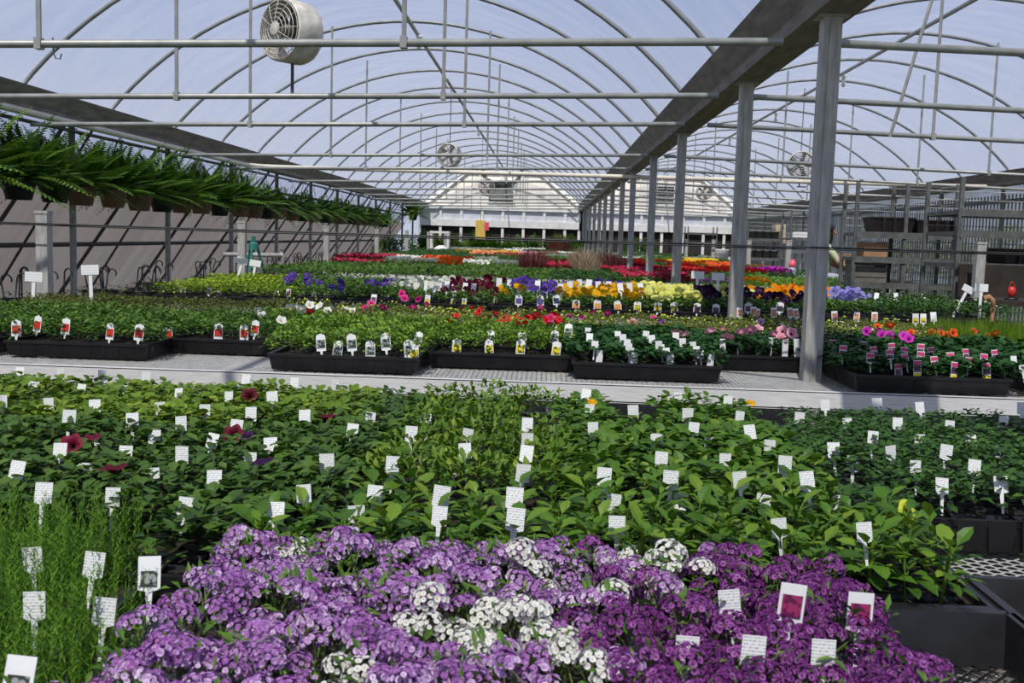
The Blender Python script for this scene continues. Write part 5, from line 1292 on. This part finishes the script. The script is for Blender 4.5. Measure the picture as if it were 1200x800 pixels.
for k in range(4): 
    y_ = 263 + k * 5.5; plank_box(909, 921, y_, y_ + 5.4, 19.2, .3, M['cream_card'], 'carton', 'cream carton in the distant stack, %s from the top' % ordn(k + 1), 1)
plank_box(977, 998, 297, 310, 14.9, .3, M['wood'], 'wooden_crate', 'brown wooden crate in front of the person', 2)
# dark shed bench on the far right, lantern, curved wood
q = MB(); a = aty(1152, 380, 7.3); t = empty('potting_table', (a.x + .5, 7.3, 0)); tag(t, 'dark potting table at the right edge below the tall rack', 'table')
zt = zz(1180, 352, 7.3); q.box(-.5, .7, 0, .5, zt - .04, zt); q.obj('top', M['brown_dark'], t)
q = MB(); q.box(-.5, .7, .48, .5, zt, zt + .24); q.obj('back_board', M['brown_dark'], t)
for xx in (-.45, .6):
    for yy in (.04, .44): q = MB(); q.box(xx, xx + .05, yy, yy + .05, 0, zt - .04); q.obj('leg', M['brown_dark'], t)
p = aty(1190, 352, 7.35); t = empty('red_lantern', (p.x, 7.42, zt)); tag(t, 'small red lantern on a black base by the right edge', 'lantern')
q = MB(); q.lathe([(0, 0), (.045, 0), (.045, .012), (.02, .02), (0, .02)], 14); q.obj('base', M['black'], t, True)
q = MB(); q.lathe([(.012, .02), (.024, .035), (.030, .06), (.024, .085), (.010, .095), (0, .095)], 14); q.obj('body', M['red'], t, True)
q = MB(); q.tube([(.02, 0, .085), (.012, 0, .12), (0, 0, .13), (-.012, 0, .12), (-.02, 0, .085)], .003, 5); q.obj('handle', M['red'], t)
p = aty(1158, 350, 6.7); q = MB(); pts = [(p.x - .03, 6.7, p.z + .0), (p.x + .005, 6.7, p.z + .012), (p.x + .03, 6.7, p.z - .01), (p.x + .034, 6.7, p.z - .06), (p.x + .03, 6.7, ZB + .0)]
q.tube(pts, .018, 8); tag(q.obj('bent_wood_handle', M['wood'], smooth=True), 'tan bent wooden handle beside the rack-side stake sign', 'handle')
# bottle with pink cap
p = aty(928, 320, 12.8); t = empty('spray_bottle', (p.x, 12.8, ZB)); tag(t, 'pale blue bottle with a pink cap on the bench before the person', 'bottle')
h = aty(928, 304, 12.8).z - ZB
q = MB(); q.lathe([(0, 0), (.05, 0), (.05, h * .62), (.036, h * .72), (0, h * .72)], 14); q.obj('body', M['bluebottle'], t, True)
q = MB(); q.lathe([(.034, h * .70), (.045, h * .74), (.042, h * .9), (.028, h * .92), (.026, h), (0, h)], 14); q.obj('cap', M['pinkcap'], t, True)
# grey striped sacks
M['sack'] = mat('grey_striped_sack', (0.30, 0.32, 0.38), .8, 0, .35, 9, stretch=(1, 8, 8))
for k, (px, wd) in enumerate(((948, .16), (975, .17))):
    p = aty(px, 326, 12.9); q = MB(); q.lathe([(0, 0), (.95, .05), (1.0, .35), (.85, .7), (.5, .93), (0, 1.0)], 16, sx=wd, sy=wd * .7); q.v = [(x, y, z * .17) for x, y, z in q.v]
    tag(q.obj('plant_sack', M['sack'], smooth=True, loc=(p.x, 12.95, ZB + .005)), 'grey striped sack on the bench, %s' % ['beside the pink-capped bottle', 'beneath the person'][k], 'sack')
# teal tripod and grey outlet pipe on the fern side
p = aty(297, 300, 9.6); t = empty('sprinkler_tripod', (p.x, 9.6, 0)); tag(t, 'teal steel tripod standing behind the lime green plants', 'tripod')
zt = zz(297, 283, 9.6)
for k in range(3):
    an = k * 2.09 + .5; q = MB(); q.tube([(.19 * math.cos(an), .19 * math.sin(an), .0), (.10 * math.cos(an), .10 * math.sin(an), zt - .28), (.03 * math.cos(an), .03 * math.sin(an), zt - .02)], .014, 7); q.obj('leg', M['teal'], t)
q = MB(); q.lathe([(0, zt - .08), (.05, zt - .08), (.045, zt - .02), (.02, zt), (.02, zt + .05), (0, zt + .05)], 12); q.obj('head', M['teal'], t)
q = MB(); q.tube([(.08 * math.cos(a_), .08 * math.sin(a_), zt - .20) for a_ in np.linspace(0, 2 * PI, 13)[:-1]], .009, 5, closed=True); q.obj('ring', M['teal'], t)
q = MB(); a, b = aty(262, 298, 10.2), aty(330, 299, 10.2); q.tube([a, b], .022, 8); q.tube([b, b + Vector((0, 0, .06))], .02, 8); q.tube([b + Vector((-.05, 0, 0)), b + Vector((-.05, 0, -.6))], .015, 6)
tag(q.obj('outlet_pipe', M['galv'], smooth=True), 'grey level outlet pipe behind the teal tripod', 'pipe')

# ================================================================== FAR END: shrubs, white stand, sticky card
def bush_mesh(mname, R, H, n, L, W):
    q = MB()
    for _ in range(n):
        th = math.acos(U(-.3, 1)); az = U(0, 2 * PI); r = U(.75, 1.02); x, y, z = R * r * math.sin(th) * math.cos(az), R * r * math.sin(th) * math.sin(az), H * (.5 + .5 * r * math.cos(th))
        q.leaf((x, y, z), az + U(-.8, .8), U(-.5, .8), L * U(.6, 1.2), W, .4, .2, tri(), rows=2, roll=U(-.5, .5))
    q.tube([(0, 0, 0), (0, 0, H * .6)], .02, 6, tone=.1)
    return q.mesh(mname + '_bush', LM[mname])
BU = bush_mesh('bush', .5, 1.0, 900, .13, .05); YB = bush_mesh('yellowbush', .5, 1.0, 800, .13, .06)
spiky = []
for k in range(3):
    q = MB()
    for j in range(46): add_frond(q, U(.5, .95), U(.3, 1.45), j * 2.4, U(.2, .6), (U(-.1, .1), U(-.1, .1), 0), 9, .05, .11, tri())
    spiky.append(q.mesh('spiky_plant', LM['fern']))
for k, px in enumerate((500, 520, 540, 558, 574, 590, 606, 622, 645, 668, 690)):
    p = aty(px, 296, 29.7 - .3 * (k % 2)); o = link('palm_plant', spiky[k % 3], None, (p.x, p.y, ZB - .05), (0, 0, U(0, 6)), U(.95, 1.3)); tag(o, 'arching green plant before the end wall, %s from the fern side' % ordn(k + 1), 'plant', 'arching plants before the end wall')
for k, (px, Y, s_, z0) in enumerate(((470, 25, .95, .3), (452, 24, .7, .3), (655, 29, .7, .5), (742, 29.5, .6, .5), (760, 29.5, .5, .5))):
    p = aty(px, 300, Y); o = link('leafy_shrub', BU, None, (p.x, Y, z0), (0, 0, k), (s_, s_, 1.05)); tag(o, ['dark leafy shrub below the last ferns', 'dark leafy shrub beside the fern wall', 'dark shrub before the middle of the end wall', 'leafy shrub behind the row of posts', 'smaller leafy shrub behind the posts'][k], 'shrub')
p = aty(655, 292, 28.5); o = link('red_leaf_plant', FK['redgrass'][0], None, (p.x, 28.6, ZB), None, (1.6, 1.6, 2.2)); tag(o, 'tall dark red-leaved plant before the end wall', 'plant')
for k, (x, y, s_) in enumerate(((8.0, 9.5, 1.5), (8.6, 11.2, 1.3), (8.2, 13.2, 1.4), (9.4, 16, 1.8), (8.9, 20, 1.7), (9.2, 25, 1.8))):
    o = link('yellow_shrub', YB, None, (x, y, .0), (0, 0, k), (s_, s_, s_ * 1.15)); tag(o, 'yellow-green shrub outside the ribbed wall, %s from the near end' % ordn(k + 1), 'shrub', 'shrubs outside the ribbed wall')
# white stand with a round sack
Y = 24.75; a, b = aty(505, 298, Y), aty(525, 271, Y); t = empty('white_stand', ((a.x + b.x) / 2, Y, ZB - .03)); tag(t, 'white square stand on the far bench', 'stand'); w = (b.x - a.x) / 2; h = b.z - ZB + .03
for sx in (-1, 1):
    for yy in (0, .3): q = MB(); q.box(sx * w - .025, sx * w + .025, yy - .02, yy + .02, 0, h); q.obj('leg', M['white'], t)
q = MB(); q.box(-w - .03, w + .03, -.03, .33, h - .05, h); q.obj('top', M['white'], t)
q = MB(); q.lathe([(0, 0), (.20, .01), (.22, .1), (.15, .2), (.05, .25), (0, .25)], 16); tag(q.obj('white_sack', M['white'], smooth=True, loc=(t.location.x + .03, Y + .13, ZB)), 'round white sack beneath the white stand', 'sack')
Y = 21.0; a, b = aty(557, 281, Y), aty(569, 258, Y); q = MB(); q.box(a.x, b.x, Y, Y + .006, a.z, b.z); t = q.obj('sticky_card', M['yellowcard']); tag(t, 'hanging yellow sticky card with a pink strip before the end wall', 'sticky card')
q = MB(); c = aty(573, 270, Y); q.box(b.x - .02, c.x, Y - .008, Y - .002, c.z, b.z - .04); q.obj('pink_strip', M['pinkcap'], t)
q = MB(); q.tube([((a.x + b.x) / 2, Y, b.z), ((a.x + b.x) / 2, Y, ridge_h(0, 0))], .004, 4); q.obj('string', M['hose'], t)
p = aty(840, 298, 25.5); q = MB(); q.lathe([(0, 0), (.16, 0), (.2, .34), (.21, .36), (.18, .36), (.15, .05), (0, .05)], 16); tag(q.obj('white_bucket', M['white'], smooth=True, loc=(p.x, 24.9, ZB + .0)), 'white bucket on the far bench below the rack', 'bucket')
# grey pots stacked in the distant rack
gq = MB(); gq.lathe([(0, 0), (.06, 0), (.085, .13), (.092, .13), (.092, .15), (.08, .15), (0, .14)], 12); gp = gq.mesh('grey_pot', M['rack'], True); a = aty(875, 300, 19)
for k in range(8):
    tag(link('grey_pot', gp, None, (a.x + .1 + .14 * (k % 4), 19.15 + .3 * (k // 4), ZC + .10)), 'dark grey pot on the distant rack top shelf', 'pot', 'grey pots in the distant rack'); PACKS.append((SC.collection.objects[-1], k % 4, k // 4))
    tag(link('grey_pot', gp, None, (a.x + .1 + .14 * (k % 4), 19.15 + .3 * (k // 4), ZC - .25)), 'dark grey pot on the distant rack middle shelf', 'pot', 'grey pots lower in the distant rack'); PACKS.append((SC.collection.objects[-1], k % 4, k // 4))
a = aty(925, 300, 16.5)
for k in range(3):
    q = MB(); q.box(-.18, .18, 0, .3, 0, .04); q.box(-.17, .17, -.01, 0, .01, .05); o = q.obj('white_tray', M['white'], loc=(a.x + .25, 16.65, ZC + .12 + .05 * k - (.34 if k == 2 else 0))); tag(o, 'white tray on the rack behind the person, %s' % ['lower of the upper pair', 'upper of the pair', 'on the middle shelf'][k], 'tray')

# ================================================================== PERSON
def person(loc):
    t = empty('person', loc, 0); tag(t, 'dark-haired person in a pale green shirt reaching out to a tray', 'person')
    J = [((0, 0, .93), .125), ((.01, 0, 1.12), .115), ((.03, 0, 1.32), .135), ((.05, 0, 1.43), .075), ((.075, 0, 1.50), .047), ((.09, 0, 1.56), .07), ((.10, 0, 1.63), .082), ((.09, 0, 1.69), .06),
         ((.07, -.16, 1.38), .052), ((.20, -.21, 1.19), .041), ((.42, -.18, 1.10), .031), ((.49, -.17, 1.08), .028),
         ((.07, .16, 1.38), .052), ((.20, .20, 1.17), .041), ((.42, .14, 1.08), .031), ((.49, .13, 1.06), .028),
         ((0, -.09, .82), .085), ((.02, -.10, .48), .06), ((-.02, -.10, .08), .042), ((.12, -.10, .035), .035),
         ((0, .09, .82), .085), ((.02, .10, .48), .06), ((-.02, .10, .08), .042), ((.12, .10, .035), .035)]
    E = [(0, 1), (1, 2), (2, 3), (3, 4), (4, 5), (5, 6), (6, 7), (2, 8), (8, 9), (9, 10), (10, 11), (2, 12), (12, 13), (13, 14), (14, 15), (0, 16), (16, 17), (17, 18), (18, 19), (0, 20), (20, 21), (21, 22), (22, 23)]
    for (bx_, by, bz, sg) in ((.49, -.17, 1.08, 1), (.49, .13, 1.06, -1)):
        root = 11 if sg > 0 else 15
        for f in range(4):
            o = len(J); oy = (-.03 + .02 * f); L = [.06, .075, .08, .065][f]
            J += [((bx_ + .05, by + oy, bz - .005), .009), ((bx_ + .05 + L * .6, by + oy * 1.1, bz - .02), .0085), ((bx_ + .05 + L * .8, by + oy * 1.1, bz - .05), .007)]
            E += [(root, o), (o, o + 1), (o + 1, o + 2)]
        o = len(J); J += [((bx_ + .02, by + sg * .03, bz - .015), .011), ((bx_ + .06, by + sg * .045, bz - .035), .009)]; E += [(root, o), (o, o + 1)]
    me = bpy.data.meshes.new('body'); me.from_pydata([j[0] for j in J], E, []); ob = bpy.data.objects.new('body', me); COL.objects.link(ob)
    sk = ob.modifiers.new('skin', 'SKIN'); ob.modifiers.new('sub', 'SUBSURF').levels = 2
    for i, v in enumerate(me.skin_vertices[0].data): v.radius = (J[i][1], J[i][1] * (.8 if i in (1, 2) else 1)); v.use_root = (i == 0)
    dg = bpy.context.evaluated_depsgraph_get(); m2 = bpy.data.meshes.new_from_object(ob.evaluated_get(dg)); bpy.data.objects.remove(ob)
    m2.name = 'body'; sm = (mat('skin_tone', (.55, .30, .21), .6, 0, .06, 20), mat('pale_green_shirt', (.50, .58, .36), .8, 0, .1, 20), mat('blue_jeans', (.08, .11, .18), .85, 0, .2, 30), mat('dark_shoes', (.03, .025, .02), .6))
    m2.materials.clear()
    for q in sm: m2.materials.append(q)
    for p in m2.polygons:
        c = p.center; p.use_smooth = True
        p.material_index = 3 if c.z < .07 else 2 if c.z < .95 else 1 if (c.z < 1.455 and c.x < .165) else 0
    body = link('body', m2, t)
    q = MB(); q.lathe([(0, .105), (.05, .095), (.085, .06), (.096, .01), (.094, -.05), (.085, -.12), (.06, -.2), (.04, -.22)], 18)
    q.v = [(x * 1.0 - .03 if z < .03 else x - .012, y, z) for x, y, z in q.v]; q.obj('hair', mat('dark_brown_hair', (.028, .014, .009), .6, 0, .3, 40), t, True, (.085, 0, 1.645))
    q = MB(); q.lathe([(0, .03), (.012, .0), (.016, -.02), (0, -.026)], 8); q.obj('nose', sm[0], t, True, (.178, 0, 1.62))
    for s_ in (-1, 1):
        q = MB(); q.lathe([(0, .008), (.009, .004), (.010, -.002), (0, -.008)], 8); q.obj('eye', M['black'], t, True, (.163, s_ * .031, 1.642))
    q = MB(); q.box(-.004, .004, -.022, .022, -.004, .004); q.obj('mouth', M['pinkcap'], t, loc=(.171, 0, 1.575))
    return t
p = aty(972, 277, 15.0); person((p.x - .09, 15.0, 0))
# green tray under the hands
q = MB(); M['greentray'] = mat('dark_green_tray', (.015, .07, .045), .5, 0, .15, 12)
q.box(-.22, .22, -.16, .16, 0, .012); q.box(-.22, -.205, -.16, .16, 0, .11); q.box(.205, .22, -.16, .16, 0, .11); q.box(-.22, .22, -.16, -.145, 0, .11); q.box(-.22, .22, .145, .16, 0, .11)
tag(q.obj('green_tray', M['greentray'], loc=(p.x + .52, 15.0, ZB + .04)), 'dark green tray that the person reaches into', 'tray')
q = MB(); q.box(-.4, .5, -.25, .25, ZB, ZB + .04)
for xx in (-.36, .42):
    for yy in (-.2, .18): q.box(xx, xx + .04, yy, yy + .04, 0, ZB)
tag(q.obj('work_table', M['brown_dark'], loc=(p.x + .65, 15.0, 0)), 'dark work table in front of the person', 'table')

# ================================================================== say which one
by = {}
for o, x, y in PACKS: by.setdefault(o['label'], []).append((y, x, o))
for lb, L in by.items():
    if len(L) < 2: continue
    L.sort(key=lambda q: q[0]); rows = [[L[0]]]
    for q in L[1:]:
        if q[0] - rows[-1][0][0] > .062: rows.append([])
        rows[-1].append(q)
    for j, r in enumerate(rows):
        for i, (y, x, o) in enumerate(sorted(r, key=lambda q: q[1])):
            w = lb
            if len(r) > 1: w += ', %s along' % ordn(i + 1)
            if len(rows) > 1: w += (' in' if len(r) > 1 else ',') + ' %s row' % ordn(j + 1)
            o['label'] = w
